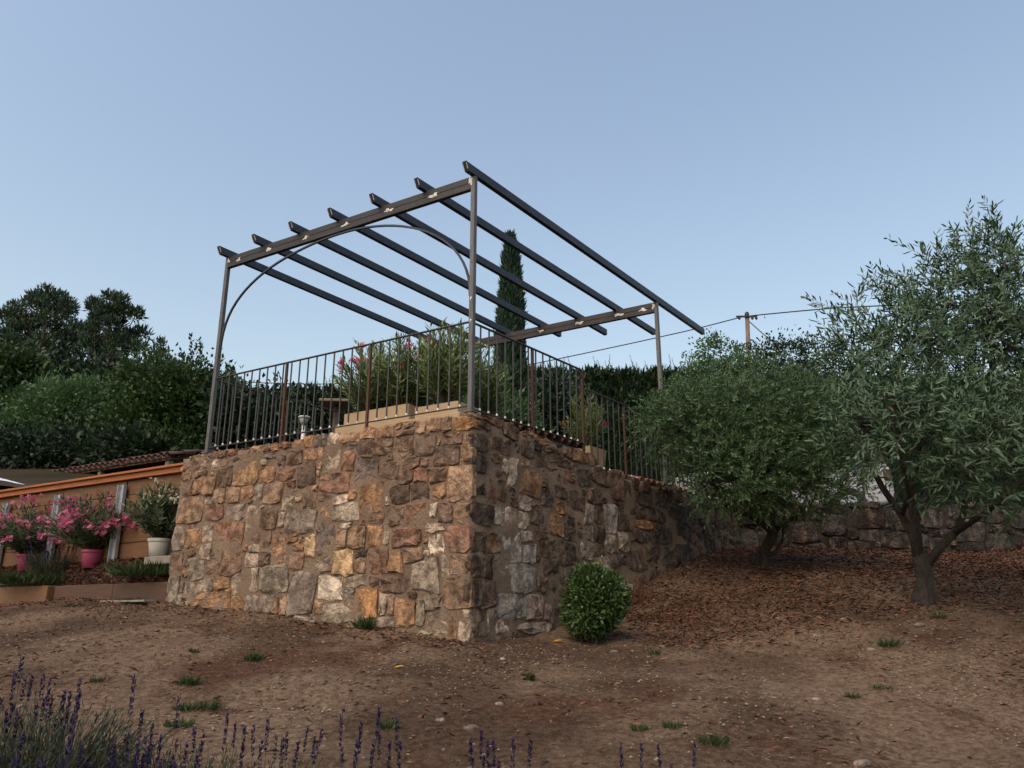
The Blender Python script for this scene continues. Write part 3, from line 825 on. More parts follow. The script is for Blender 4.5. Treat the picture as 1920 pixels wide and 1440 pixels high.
def weld(P, nrm, t, w, h, seed):
    r_ = np.random.default_rng(seed); n = 11; up = Z
    V = [P + nrm * .004]
    for k in range(n):
        a = 2 * math.pi * k / n; q = .3 + 1.0 * r_.random() ** 1.5
        V.append(P + nrm * .0015 + t * math.cos(a) * w * q + up * math.sin(a) * h * q)
    V = np.array(V)
    F = [(0, 1 + k, 1 + (k + 1) % n) for k in range(n)]
    if np.cross(t, up) @ nrm < 0: F = [f[::-1] for f in F]
    return V, F
k = 0
for i, (dx, w) in enumerate([(.0, .03), (.0, .05), (0, .05), (0, .055), (0, .045), (0, .04), (-.1, .03)]):
    if i == 0: continue
    P = CORNER + A * (LF * i / 6 - .13 + dx) + Z * (HP - HB * .56) - NA * .0255
    V, F = weld(P, -NA, A, w * 1.35, .03, 40 + i); mesh_obj('weld_mark', V, F, M['weld'], bf)
for i in range(4):
    P = CORNER + B * LS + A * (LF * i / 6 + (.22 if i == 0 else -.05)) + Z * (HP - DROP - HB * .55) - NA * .0256
    V, F = weld(P, -NA, A, .075, .027, 60 + i); mesh_obj('weld_mark', V, F, M['weld'], br)
for P, zt_ in ((CORNER, zf), (P_fl, zf), (P_rr, zr)):
    V, F = weld(np.array([P[0], P[1], zt_ - .05]) - NA * .0258 + A * (.03 if P is not P_fl else -.03), -NA, A, .028, .06, int(P[0] * 100) % 97 + 5)
    mesh_obj('weld_mark', V, F, M['weld'], perg)
for P in (CORNER + Z * 1.2, CORNER + Z * .96):
    V, F = weld(P - NA * .0262, -NA, A, .014, .03, 77); mesh_obj('weld_mark', V, F, M['weld'], perg)
# flat-bar arch under the front beam
s0, s1, z0, z1 = .03, LF - .03, CORNER[2] + 1.24, CORNER[2] + HP - HB - .012
th = np.linspace(0, math.pi, 41)
pts = np.array([CORNER * [1, 1, 0] + A * ((s0 + s1) / 2 - (s1 - s0) / 2 * math.cos(a)) + Z * (z0 + (z1 - z0) * max(math.sin(a), 0) ** (.95 - .25 * float(smooth(1.2, 2.2, a)))) for a in th])
mb = MB()
V = []
for i_, p in enumerate(pts):
    T = unit((pts[min(i_ + 1, 40)] - pts[max(i_ - 1, 0)])[None])[0]; nn = np.cross(T, NA); nn /= np.linalg.norm(nn)
    for sx, sy in ((-1, -1), (1, -1), (1, 1), (-1, 1)): V.append(p + NA * sx * .012 + nn * sy * .010)
F = [(4 * i_ + k_, 4 * i_ + (k_ + 1) % 4, 4 * i_ + 4 + (k_ + 1) % 4, 4 * i_ + 4 + k_) for i_ in range(40) for k_ in range(4)]
mb.add(V, F); mb.build('arch_bar', M['steel_rafter'], perg, False)

# ================================================================== RAILINGS
BAL = None
def railing(name, P0, d, L, zb, zt, posts, label, n_in, spacing=.131, skip_ends=True, weldtips=True):
    root = empty(name, np.array([P0[0], P0[1], zb - .1]), label, 'railing', 'steel railings round the terrace')
    mb = MB(); sq_bar(mb, P0 * [1, 1, 0] + Z * zt + d * .028, P0 * [1, 1, 0] + Z * zt + d * (L - .028), .03, .014, n_in); mb.build('top_rail', M['steel_bar'], root)
    mb = MB(); sq_bar(mb, P0 * [1, 1, 0] + Z * zb + d * .028, P0 * [1, 1, 0] + Z * zb + d * (L - .028), .026, .010, n_in); mb.build('bottom_rail', M['steel_bar'], root)
    h = zt - zb - .013
    mb = MB(); mb.bbox((0, 0, 0), d * .007, n_in * .007, Z * h / 2, .0015)
    me = raw_mesh('baluster', mb.V, mb.F, M['steel_bar'])
    mb = MB(); mb.lathe((0, 0, -.02), [(.013, 0), (.012, .012), (.006, .03)], 8, True)
    mw = raw_mesh('weld_bead', mb.V, mb.F, M['weld'])
    n = int(round(L / spacing))
    for i in range(1, n):
        s = L * i / n
        if any(abs(s - q) < .04 for q in posts): continue
        P = P0 * [1, 1, 0] + d * s + Z * ((zb + zt) / 2)
        b_ = inst('baluster', me, root, P)
        if weldtips: inst('weld_bead', mw, b_, P0 * [1, 1, 0] + d * s + Z * (zb + .026))
    for q in posts:
        mb = MB(); P = P0 * [1, 1, 0] + d * q
        mb.bbox(P + Z * ((zb - .10 + zt - .008) / 2), d * .0145, n_in * .0145, Z * (zt - .008 - zb + .10) / 2, .003)
        mb.build('post', M['rust'], root)
    return root
zt_r = CORNER[2] + .952; zb_r = CORNER[2] + .075
railing('front_railing', CORNER, A, LF, zb_r, zt_r, [LF * .345, LF * .675], 'long steel railing along the front wall between the two tall posts', NA)
rr_ = railing('side_railing', CORNER, B, 2.03, zb_r - .03, zt_r - .01, [1.02, 2.02], 'upper steel railing on the dark side wall, ending in a curled handrail', NB)
P = CORNER * [1, 1, 0] + B * 2.03 + Z * (zt_r - .01)
th = np.linspace(math.pi / 2, -math.pi * .9, 14)
mb = MB(); mb.tube([P - Z * .05 + B * (.05 * math.cos(a)) + Z * (.05 * math.sin(a)) for a in th], .011, 8); mb.build('curled_end', M['steel_bar'], rr_)
railing('side_railing', CORNER + B * 2.06, B, 3.6, 3.245, 4.165, [.93, 2.2, 3.5], 'lower steel railing behind the dense olive tree', NB)
railing('left_railing', P_fl, B, 3.4, zb_r - .0, zt_r - .02, [1.1, 2.2, 3.35], 'steel railing running back from the left pergola post', NB)

# ------------------------------------------------------------------ tile copings on the side wall
def tile_mesh(L, w0, w1, th_, mat, name):
    V = []; n = 8
    for (y, w) in ((0, w0), (L, w1)):
        for rr2 in (w / 2, w / 2 - th_):
            for k_ in range(n + 1):
                a = math.pi * k_ / n; V.append((rr2 * math.cos(a), y, rr2 * math.sin(a) * .85))
    m_ = n + 1; F = []
    for k_ in range(n):
        F += [(k_, k_ + 1, 2 * m_ + k_ + 1, 2 * m_ + k_), (m_ + k_ + 1, m_ + k_, 3 * m_ + k_, 3 * m_ + k_ + 1), (k_ + 1, k_, m_ + k_, m_ + k_ + 1), (2 * m_ + k_, 2 * m_ + k_ + 1, 3 * m_ + k_ + 1, 3 * m_ + k_)]
    F += [(0, 2 * m_, 3 * m_, m_), (n, m_ + n, 3 * m_ + n, 2 * m_ + n)]
    return raw_mesh(name, V, F, mat, True)
tm = tile_mesh(.34, .15, .125, .012, M['terracotta'], 'tile')
to_ = tile_mesh(.34, .15, .125, .012, M['old_tile'], 'tile')
def coping(t0, t1, zc, label, off, me):
    root = empty('tile_coping', CORNER * [1, 1, 0] + B * t0 + Z * (zc - .03), label, 'roof tiles', 'clay tile copings on the side wall')
    ang = math.atan2(NB[1], NB[0]) - math.pi / 2
    t_ = t0
    while t_ < t1:
        P = CORNER * [1, 1, 0] + B * t_ + NB * off + Z * (zc + r5.normal(0, .004))
        inst('tile', me, root, P, rot=(R(14) + r5.normal(0, .03), r5.normal(0, .03), ang + r5.normal(0, .04)))
        t_ += .155
    mb = MB(); mb.bbox(CORNER * [1, 1, 0] + B * (t0 + t1) / 2 + NB * (off + .17) + Z * (zc - .035), B * (t1 - t0 + .1) / 2, NB * .15, Z * .03, .01); mb.build('mortar_bed', M['concrete'], root)
coping(.60, 2.0, 3.435, 'dark row of clay roof tiles under the upper side railing', .03, to_)
coping(3.35, 4.75, 3.225, 'pale pink row of clay roof tiles beside the dense olive tree', -.02, tm)
mb = MB(); mb.bbox(CORNER * [1, 1, 0] + B * .30 + NB * .22 + Z * 3.43, B * .17, NB * .2, Z * .025, .006)
tag(mb.build('stone_slab', M['slab']), 'flat pinkish stone slab lying on the wall beside the corner post', 'slab')

# ------------------------------------------------------------------ planters on the terrace
def planter(c, hx, hy, ztop, zstep, label, dx=A, dy=NA, grow=.07, taper=0.0):
    root = empty('trough_planter', np.array([c[0], c[1], 3.2]), label, 'planter', 'beige planters on the terrace')
    mb = MB(); mb.bbox(np.array([c[0], c[1], (3.2 + zstep) / 2]), dx * (hx + grow), dy * (hy + grow), Z * (zstep - 3.2) / 2, .008); mb.build('base', M['planter'], root)
    mb = MB(); V = []
    z0_, z1_ = zstep + .001, ztop
    for z_, k_ in ((z0_, 1 - taper), (z1_, 1.0), (z1_, .88), (z1_ - .05, .88)):
        for sx, sy in ((-1, -1), (1, -1), (1, 1), (-1, 1)): V.append(np.array([c[0], c[1], z_]) + dx * sx * hx * k_ + dy * sy * hy * k_)
    F = [(4 * i_ + k_, 4 * i_ + (k_ + 1) % 4, 4 * i_ + 4 + (k_ + 1) % 4, 4 * i_ + 4 + k_) for i_ in range(3) for k_ in range(4)] + [(12, 13, 14, 15)]
    mb.add(V, F); mb.build('trough', M['planter'], root)
    mb = MB(); mb.bbox(np.array([c[0], c[1], ztop - .03]), dx * hx * .84, dy * hy * .84, Z * .015, .004); mb.build('potting_soil', M['bed_soil'], root)
    return root
c1 = CORNER + A * 1.50 + NA * .55; c2 = CORNER + A * .66 + NA * .54; c3 = CORNER + A * .72 + NA * 1.35; c4 = CORNER + B * 2.62 + NB * .36
planter(c1, .46, .22, 3.765, 3.62, 'long beige trough planter with red-flowered oleander near the middle of the front railing')
planter(c2, .28, .22, 3.70, 3.56, 'short beige trough planter nearest the corner post')
planter(c3, .3, .22, 3.66, 3.50, 'beige trough planter behind the corner post, mostly hidden')
planter(c4, .19, .19, 3.56, 3.30, 'square beige planter with a sparse yellowish plant behind the lower side railing', B, NB, .015, .12)

# ------------------------------------------------------------------ garden lamp, table
LP = atY(568, 818, 9.55)
gl = empty('garden_lamp', np.array([LP[0], LP[1], 3.2]), 'white garden lamp with a flared glass head behind the front railing', 'lamp')
zl = atY(568, 783, 9.55)[2]
mb = MB(); mb.lathe((LP[0], LP[1], 3.2), [(.06, 0), (.06, .02), (.028, .04), (.022, zl - 3.2 - .10)], 14, True); mb.build('post', M['lamp_white'], gl, True)
mb = MB(); mb.lathe((LP[0], LP[1], zl - .10), [(.022, 0), (.035, .01), (.062, .09)], 14, True); mb.build('lantern_glass', M['lamp_glass'], gl, True)
mb = MB(); mb.lathe((LP[0], LP[1], zl - .009), [(.062, 0), (.075, .006), (.07, .02), (.01, .032)], 14, True); mb.build('lamp_cap', M['lamp_white'], gl, True)
TP = atY(632, 758, 11.2)
gt = empty('garden_table', np.array([TP[0], TP[1], 3.2]), 'pale stone-topped garden table behind the red oleander', 'table')
mb = MB(); mb.bbox((TP[0], TP[1], TP[2]), np.array([.22, .02, 0]), np.array([-.02, .25, 0]), Z * .02, .008); mb.build('table_top', M['slab'], gt)
mb = MB(); mb.lathe((TP[0], TP[1], 3.2), [(.16, 0), (.14, .03), (.05, .08), (.05, TP[2] - 3.2 - .021)], 12, True); mb.build('pedestal', M['bark_dark'], gt, True)

# ================================================================== LEFT SIDE: timber retaining wall, bed, pots
tw = empty('timber_retaining_wall', TW0 + A * 2.0 + Z * 2.2, 'orange timber plank retaining wall with steel posts behind the potted oleanders', 'retaining wall')
def tw_s(u, v): 
    p = on_plane(u, v, TW0, NA); return float((p - TW0) @ A)
sp = [tw_s(226, 1000), tw_s(108, 1000), tw_s(12, 1000)]; sp.append(sp[-1] + (sp[-1] - sp[-2]))
LT = sp[-1] + .6
mb = MB(); c = TW0 + A * (LT / 2 - .5) + Z * 3.385; mb.bbox(c, A * (LT / 2 + .6), NA * .06, Z * .038, .004)
cb = mb.build('cap_beam', M['wood_cap'], tw)
m2 = MB(); m2.bbox(c - NA * .012 + Z * .054, A * (LT / 2 + .6), NA * .085, Z * .0155, .003); m2.build('cap_board', M['wood_cap'], cb)
edges = [-.9] + sp + [LT]
for bay in range(len(edges) - 1):
    a_, b_ = edges[bay] + .012, edges[bay + 1] - .012
    z = 3.342; hs = [.20, .215, .215, .215, .215]
    for j, h in enumerate(hs):
        mb = MB(); mb.bbox(TW0 + A * (a_ + b_) / 2 + NA * (.03 + r5.normal(0, .004)) + Z * (z - h / 2), A * (b_ - a_) / 2, NA * .035, Z * (h / 2 - .003), .006)
        mb.build('plank', M['wood_plank'], tw); z -= h
for i, s in enumerate(sp):
    P = TW0 + A * s - NA * .045; mb = MB(); zt_ = 3.28 - .02 * i
    mb.bbox(P + Z * (2.15 + zt_) / 2, A * .065, NA * .005, Z * (zt_ - 2.15) / 2, .002)
    for sx in (-1, 1): mb.bbox(P + A * sx * .066 - NA * .024 + Z * (2.15 + zt_) / 2, A * .004, NA * .024, Z * (zt_ - 2.15) / 2, .001)
    mb.build('steel_post', M['galvanised'], tw)
# raised bed in front of it with sleeper edging
E0 = CW + A * 4.27 + NA * .10; E0 = np.array([E0[0], E0[1], 0])
bedn = 60
bs = np.linspace(-.15, 9, 120); bt = np.linspace(0, 1, 24)
S_, T_ = np.meshgrid(bs, bt)
wid = (TW0 - E0) @ NA
def bed_z(s, t): return 1.935 + .34 * smooth(.1, .95, t) + .03 * fbm(s * 4, t * 4, 3, 71)
V = E0 + A * S_[..., None] + NA * (T_ * (wid + .0))[..., None]; V[..., 2] = bed_z(S_, T_)
tag(mesh_obj('planting_bed', V.reshape(-1, 3), grid_faces(len(bs), len(bt)), M['bed_soil'], smooth_=True), 'sloping bed of dark bark mulch below the timber wall', 'bed', kind='structure')
def bed_pt(s, t): p = E0 + A * s + NA * (t * wid); return np.array([p[0], p[1], float(bed_z(np.array(s), np.array(t)))])
ed = empty('timber_edging', E0 + A * 1.0 + Z * 1.68, 'dark brown timber sleeper edging along the foot of the bed', 'edging')
ends_ = [-.1, 1.05, 2.32]
for i in range(2):
    mb = MB(); mb.bbox(E0 - NA * .03 + A * (ends_[i] + ends_[i + 1]) / 2 + Z * 1.80, A * ((ends_[i + 1] - ends_[i]) / 2 - .003), NA * .06, Z * .15, .008); mb.build('sleeper', M['wood_edge'], ed)
mb = MB(); mb.bbox(E0 + A * 3.4 - NA * .08 + Z * 1.80, A * 1.05, NA * .09, Z * .155, .01); mb.build('sleeper', M['wood_end'], ed)
P = bed_pt(.25, .62)
cblk = MB(); cblk.bbox(bed_pt(.22, .66) * [1, 1, 0] + Z * 2.215, A * .42, NA * .2, Z * .05, .01)
tag(cblk.build('concrete_block', M['concrete']), 'flat concrete block under the white flower pot', 'block')
mb = MB(); P = TW0 + A * .02 - NA * .08  # black ribbed sheet put in for the dark shaded gap beside the wall
mb.bbox(np.array([P[0], P[1], 2.65]) - A * .18, A * .20, NA * .012, Z * .42, .004)
for k_ in range(5): mb.bbox(np.array([P[0], P[1], 2.3 + .17 * k_]) - A * .18 - NA * .013, A * .19, NA * .008, Z * .02, .004)
tag(mb.build('dark_gap_sheet', M['black_sheet']), 'black ribbed sheet standing in for the dark gap between the white oleander and the stone wall', 'sheet')
gb = hit(235, 1131)
mb = MB(); mb.bbox(gb + Z * .02 + np.array([0, .03, 0]), A * .42, NA * .07, Z * .012, .004)
tag(mb.build('grey_board', M['grey_board']), 'weathered grey board lying on the soil at the left end of the stone wall', 'board')

def pot(P, r, h, mat, label, parent=None):
    root = empty('flower_pot', P, label, 'flower pot', 'plastic pots along the timber wall')
    mb = MB(); mb.lathe(P, [(r * .74, 0), (r * .92, h * .8), (r * .92, h * .82)], 26); mb.build('body', mat, root, True)
    mb = MB(); mb.lathe(P, [(r * .935, h * .80), (r, h * .82), (r * 1.02, h), (r * .93, h), (r * .9, h * .88)], 26); mb.build('rim', mat, root, True)
    mb = MB(); mb.lathe(P, [(r * .88, h * .84), (r * .88, h * .9)], 20, True); mb.build('potting_soil', M['bed_soil'], root)
def pot_pos(u, v, t):       # stands in the bed at the fraction t of its depth
    n0 = E0 + NA * (t * wid); p = on_plane(u, v, n0, NA); return p
PW = pot_pos(296, 1048, .66); PW[2] = 2.266
PP = pot_pos(172, 1052, .70); PP[2] = float(bed_z(np.array((PP - E0) @ A), np.array(.70))) - .015
PL = pot_pos(52, 1050, .70); PL[2] = float(bed_z(np.array((PL - E0) @ A), np.array(.70))) - .015
pot(PW, .145, .235, M['white_plastic'], 'white plastic pot next to the stone wall')
pot(PP, .145, .235, M['pink_plastic'], 'bright pink plastic pot between two steel posts')
pot(PL, .145, .235, M['pink_plastic'], 'pink pot half hidden behind the lavender at the left edge')

# ================================================================== VEGETATION
def olive(name, root_p, trunk, limbs, ells, nsprig, sl, leafL, leafW, mat, label, k=16, pskin=.42, upbias=.35, extra=None, droop=.15, hexa=True):
    root = empty(name, root_p, label, 'tree', 'olive trees on the mulched slope')
    tt_ = np.linspace(0, 1, len(trunk[0])); t9 = np.linspace(0, 1, 15)
    mb = MB(); mb.tube(np.stack([np.interp(t9, tt_, trunk[0][:, k_]) for k_ in range(3)], 1), np.interp(t9, tt_, trunk[1]), 18)
    Vt = np.array(mb.V); ax = np.repeat(np.stack([np.interp(t9, tt_, trunk[0][:, k_]) for k_ in range(3)], 1), 18, 0); rv = Vt - ax
    an_ = np.arctan2(rv[:, 1], rv[:, 0]); hz_ = Vt[:, 2]
    gn = 1 + .9 * fbm(an_ * 1.6 + 20, hz_ * 3.2, 3, 17) + .16 * np.sin(an_ * 5 + hz_ * 6) * smooth(.5, .0, hz_ - trunk[0][0][2])
    mb.V = [tuple(q) for q in ax + rv * gn[:, None]]
    tr = mb.build('trunk', M['bark_olive'], root, True)
    for pts, r0, r1 in limbs:
        mb = MB(); mb.tube(pts, np.linspace(r0, r1, len(pts)), 8); mb.build('limb', M['bark_olive'], root, True)
    P, out, rr = in_ell(ells, nsprig, pskin)
    cen = np.mean([e[0] for e in ells], 0)
    D = unit(out * .8 + Z * upbias + rng.normal(0, .45, (nsprig, 3)))
    L = sl * (.55 + .9 * rng.random(nsprig))
    if extra is not None:
        P = np.concatenate([P, extra[0]]); D = np.concatenate([D, extra[1]]); L = np.concatenate([L, extra[2]])
    pts = sprig_pts(P, D, L, 4, droop, .18)
    stems('twigs', pts, .0026, .001, M['twig_olive'], root)
    if extra is not None:
        ne = len(extra[0]); lp, ld, ln, lt = sprig_leaves(pts[-ne:], 10, 1.0)
        lmesh = []
        for v_ in (.15, .45, .75):
            Vl = np.array([[0, 0, 0], [.35, -.11, .06], [.35, .11, .06], [.72, -.08, .07], [.72, .08, .07], [1, 0, 0]]) * leafL
            lmesh.append(raw_mesh('leaf', Vl, np.array([[0, 2, 4, 5], [0, 5, 3, 1]]), mat, var=np.full(6, v_)))
        from mathutils import Matrix
        for i in range(len(lp)):
            sx_ = unit(np.cross(ln[i], ld[i])[None])[0]; nz_ = np.cross(ld[i], sx_)
            mt = Matrix(np.stack([ld[i], sx_, nz_], 1).tolist())
            inst('leaf', lmesh[i % 3], root, lp[i], rot=mt.to_euler(), scale=[.75 + .5 * rng.random()] * 3)
    lp, ld, ln, lt = sprig_leaves(pts if extra is None else pts[:-len(extra[0])], k, 1.0)
    tone = np.repeat(np.clip(rng.normal(.42, .25, len(lp) // k), 0, 1), k) * .7 + rng.random(len(lp)) * .35
    ll = leafL * (.65 + .6 * rng.random(len(lp))) * (1 - .35 * lt ** 3)
    tag(leaves('crown', lp, ld, ln, ll, leafW * (.8 + .4 * rng.random(len(lp))), mat, root, tone, hexa=hexa), kind='stuff')
    # branchlets that carry the sprigs
    hub = np.array([q[0][-1] for q in limbs])
    pick = rng.choice(len(pts), min(200, len(pts)), replace=False)
    bp = []
    for i in pick:
        h = hub[np.argmin(np.linalg.norm(hub - pts[i, 0], axis=1))]
        bp.append(limb_path(h, pts[i, 0], 4, .07))
    stems('branchlets', np.array(bp), .009, .003, M['bark_olive'], root)
    return root
# nearer olive, right edge
b2 = np.array([3.96, 8.0, 1.62]); b2[2] = float(gz(3.96, 8.0)) - .03
fork = atY(1722, 1040, 8.0)
tr2 = (np.array([b2 - Z * .1, b2 + Z * .06, atY(1733, 1085, 8.0), atY(1728, 1050, 8.0), fork]), [.125, .098, .080, .080, .07])
def LY(*q): return np.array([atY(*p) for p in q])
limbs2 = [(LY((1722, 1048, 8), (1712, 1005, 7.95), (1690, 965, 7.9), (1655, 915, 7.8), (1625, 860, 7.6), (1610, 800, 7.4)), .05, .018),
          (LY((1722, 1048, 8), (1718, 990, 8.05), (1708, 940, 8.1), (1716, 880, 8.1), (1730, 780, 8.1), (1745, 640, 8.1)), .055, .014),
          (LY((1735, 1062, 8), (1760, 1030, 7.9), (1790, 1000, 7.85), (1806, 965, 7.8), (1815, 900, 7.8), (1835, 780, 7.9), (1850, 620, 8.0)), .048, .012),
          (LY((1716, 985, 8.05), (1735, 930, 8.3), (1790, 860, 8.5), (1880, 780, 8.7), (1960, 700, 8.8)), .035, .012),
          (LY((1690, 965, 7.9), (1705, 930, 7.6), (1690, 860, 7.2), (1670, 760, 6.9)), .028, .010),
          (LY((1790, 1000, 7.85), (1850, 960, 7.4), (1920, 900, 7.0), (1990, 820, 6.8)), .03, .010)]
ell2 = [ELL(1745, 690, 7.9, 170, 150, .95), ELL(1640, 650, 7.7, 90, 105, .6), ELL(1850, 560, 8.0, 110, 130, .7), ELL(1930, 640, 7.9, 150, 190, .9),
        ELL(1640, 810, 7.3, 95, 90, .7), ELL(1760, 830, 7.2, 130, 100, .8), ELL(1890, 850, 7.1, 130, 120, .85), ELL(1870, 480, 8.0, 55, 70, .4), ELL(2010, 760, 7.8, 140, 180, .9), ELL(1760, 560, 8.0, 80, 80, .5)]
tips = [(1856, 395), (1880, 420), (1900, 430), (1790, 440), (1725, 470), (1735, 500), (1655, 505), (1600, 550), (1565, 605), (1545, 625), (1560, 720), (1545, 770), (1530, 815), (1540, 840), (1590, 885), (1870, 960), (1850, 985), (1905, 470), (1830, 430), (1690, 520), (1620, 520), (1770, 460), (1585, 580), (1535, 610), (1815, 935), (1885, 985), (1570, 870), (1530, 760)]
tp = np.array([atY(u, v, 7.5 + rng.random() * .6) for u, v in tips]); cen2 = atY(1770, 720, 7.8)
td = unit(tp - cen2 + np.array([0, 0, .35])); tl = np.full(len(tips), .36)
olive('olive_tree', b2, tr2, limbs2, ell2, 1500, .33, .102, .0215, L_OLIVE, 'grey-green olive tree at the right edge with long separate leaves', k=15, extra=(tp - td * .30, td, tl), pskin=.55, upbias=.6, droop=.08)
# denser olive against the side wall
b1 = atY(1427, 1062, 10.2); b1[2] = float(gz(b1[0], b1[1])) - .03
fk = atY(1451, 995, 10.1)
tr1 = (np.array([b1 - Z * .1, b1 + Z * .05, atY(1432, 1035, 10.15), atY(1445, 1010, 10.1), fk]), [.10, .085, .065, .06, .055])
limbs1 = [(LY((1449, 1000, 10.1), (1425, 978, 10.0), (1400, 965, 9.9), (1370, 955, 9.8), (1343, 942, 9.7), (1310, 900, 9.6)), .042, .016),
          (LY((1449, 1000, 10.1), (1470, 978, 10.1), (1500, 968, 10.1), (1530, 930, 10.0), (1550, 850, 10.0)), .038, .014),
          (LY((1449, 1000, 10.1), (1447, 940, 10.1), (1420, 880, 10.0), (1400, 780, 10.0)), .04, .012),
          (LY((1432, 1045, 10.15), (1455, 1035, 10.05), (1468, 1010, 10.0), (1470, 960, 9.95), (1480, 860, 9.8)), .03, .010),
          (LY((1370, 955, 9.8), (1330, 880, 9.8), (1270, 810, 9.75)), .024, .010)]
ell1 = [ELL(1380, 790, 9.8, 150, 110, .85), ELL(1480, 800, 9.9, 120, 100, .8), ELL(1305, 800, 9.6, 80, 88, .6), ELL(1365, 890, 9.5, 95, 62, .6), ELL(1460, 890, 9.6, 110, 70, .6), ELL(1545, 785, 9.9, 65, 75, .6),
        ELL(1238, 800, 9.5, 42, 46, .3), ELL(1560, 860, 9.7, 60, 90, .5), ELL(1330, 770, 9.9, 90, 50, .6), ELL(1390, 915, 9.5, 80, 45, .5), ELL(1490, 915, 9.5, 80, 45, .5), ELL(1440, 870, 9.4, 120, 50, .4)]
olive('olive_tree', b1, tr1, limbs1, ell1, 3700, .24, .070, .0165, L_OLIVE2, 'dense dark olive tree leaning out over the lower side railing', k=16, pskin=.42, upbias=.5, droop=.2, hexa=False)

# ------------------------------------------------------------------ oleanders
def oleander(root_p, h, w, nst, label, leafmat, flower=None, nfl=0, flsize=.045, name='oleander', spread=.55, leafL=.115, cat='shrub', per=26, dens=1.0, group='potted oleanders'):
    root = empty(name, root_p, label, cat, group)
    a = rng.random(nst) * 2 * math.pi; rad = np.sqrt(rng.random(nst))
    tipx = np.stack([np.cos(a) * rad * w / 2, np.sin(a) * rad * w / 2, h * (1 - .45 * rad ** 2) * (.62 + .42 * rng.random(nst))], 1)
    base = np.stack([np.cos(a) * .05 * rad, np.sin(a) * .05 * rad, np.zeros(nst)], 1)
    t = np.linspace(0, 1, 6)[None, :, None]
    mid = base * .6 + tipx * .4; mid[:, 2] *= 1.25
    pts = root_p + (1 - t) ** 2 * base[:, None] + 2 * t * (1 - t) * mid[:, None] + t ** 2 * tipx[:, None]
    stems('stems', pts, .0075, .003, M['stem_green'], root)
    k = int(per * dens)
    lp, ld, ln, lt = sprig_leaves(pts, k, 1.15, lo=.30, whorl=3)
    # the outer leaves stand up round each tip
    ll = leafL * (.7 + .5 * rng.random(len(lp)))
    tone = np.repeat(rng.random(nst), k) * .45 + rng.random(len(lp)) * .5 + .15 * (lt - .5)
    tag(leaves('foliage', lp, ld, ln, ll, .022 * leafL / .115 * (.8 + .4 * rng.random(len(lp))), leafmat, root, tone, hexa=False, curve=.06), kind='stuff')
    if flower is not None:
        order = rng.permutation(nst)[:nfl]
        me = {}
        for v_ in range(3):
            n = 9; c = rng.normal(0, .034, (n, 3)) * flsize / .045; c[:, 2] *= .7
            V = []; F = []; vr = []
            for q in c:
                ax = unit((rand_dir(1) + Z * .6)[0][None])[0]; u_ = perp(ax[None])[0]; w_ = np.cross(ax, u_)
                for p_ in range(5):
                    an = 2 * math.pi * p_ / 5
                    d1 = u_ * math.cos(an) + w_ * math.sin(an); s1_ = -u_ * math.sin(an) + w_ * math.cos(an)
                    b_ = len(V); f_ = flsize * .52
                    V += [q, q + d1 * f_ * .7 + s1_ * f_ * .36 + ax * f_ * .22, q + d1 * f_ + ax * f_ * .3, q + d1 * f_ * .7 - s1_ * f_ * .36 + ax * f_ * .22]; F.append([b_, b_ + 1, b_ + 2, b_ + 3])
                    x_ = .15 + .8 * rng.random(); vr += [x_ * .4, x_, x_, x_]
            me[v_] = raw_mesh('flower_cluster', np.array(V), np.array(F), flower, False, var=np.array(vr))
        for n_, i in enumerate(order):
            fc_ = inst('flower_cluster', me[n_ % 3], root, (pts[i, -1] + Z * .02 + (pts[i, -1] - pts[i, -2]) * .25) if n_ % 5 < 2 or flower is not F_PINK else pts[i, 3 + n_ % 2] + np.array([(pts[i, -1] - root_p)[0], (pts[i, -1] - root_p)[1] - .25 * w, 0]) * .35, rotz=rng.random() * 6.28, scale=[.8 + .5 * rng.random()] * 3); fc_['kind'] = 'stuff'
    return root
oleander(PW + Z * .2, .74, 1.0, 90, 'white-flowered oleander in the white pot by the stone wall', L_OLEP, F_WHITE, 20, .045)
oleander(PP + Z * .2, .80, 1.30, 120, 'pink-flowered oleander in the bright pink pot', L_OLEP, F_PINK, 62, .06)
oleander(PL + Z * .2, .78, 1.35, 120, 'pink-flowered oleander at the left edge behind the lavender', L_OLEP, F_PINK, 60, .06)
t1 = c1 + A * .26; t1[2] = 3.73; t2 = c1 - A * .22; t2[2] = 3.73; t3 = c2.copy(); t3[2] = 3.67; t4 = c3.copy(); t4[2] = 3.63; t5 = c4.copy(); t5[2] = 3.53
oleander(t1, .90, 1.0, 70, 'red-flowered oleander at the left end of the long trough', L_OLEA, F_RED, 12, .05, per=30, group='oleanders on the terrace')
oleander(t2, 1.02, .95, 78, 'tall leafy oleander in the right half of the long trough', L_OLEA, F_RED, 2, .04, per=34, group='oleanders on the terrace')
oleander(t3, 1.02, .90, 78, 'bushy oleander in the short trough beside the corner post', L_OLEA, F_RED, 4, .04, per=34, group='oleanders on the terrace')
oleander(t4, 1.12, .6, 48, 'loose oleander with pale seed heads just right of the corner post', L_OLEA, F_WHITE, 6, .03, per=30, group='oleanders on the terrace')
oleander(t5, .82, .52, 30, 'sparse yellowish oleander in the square planter', L_PALE, F_RED, 2, .04, per=20, group='oleanders on the terrace')

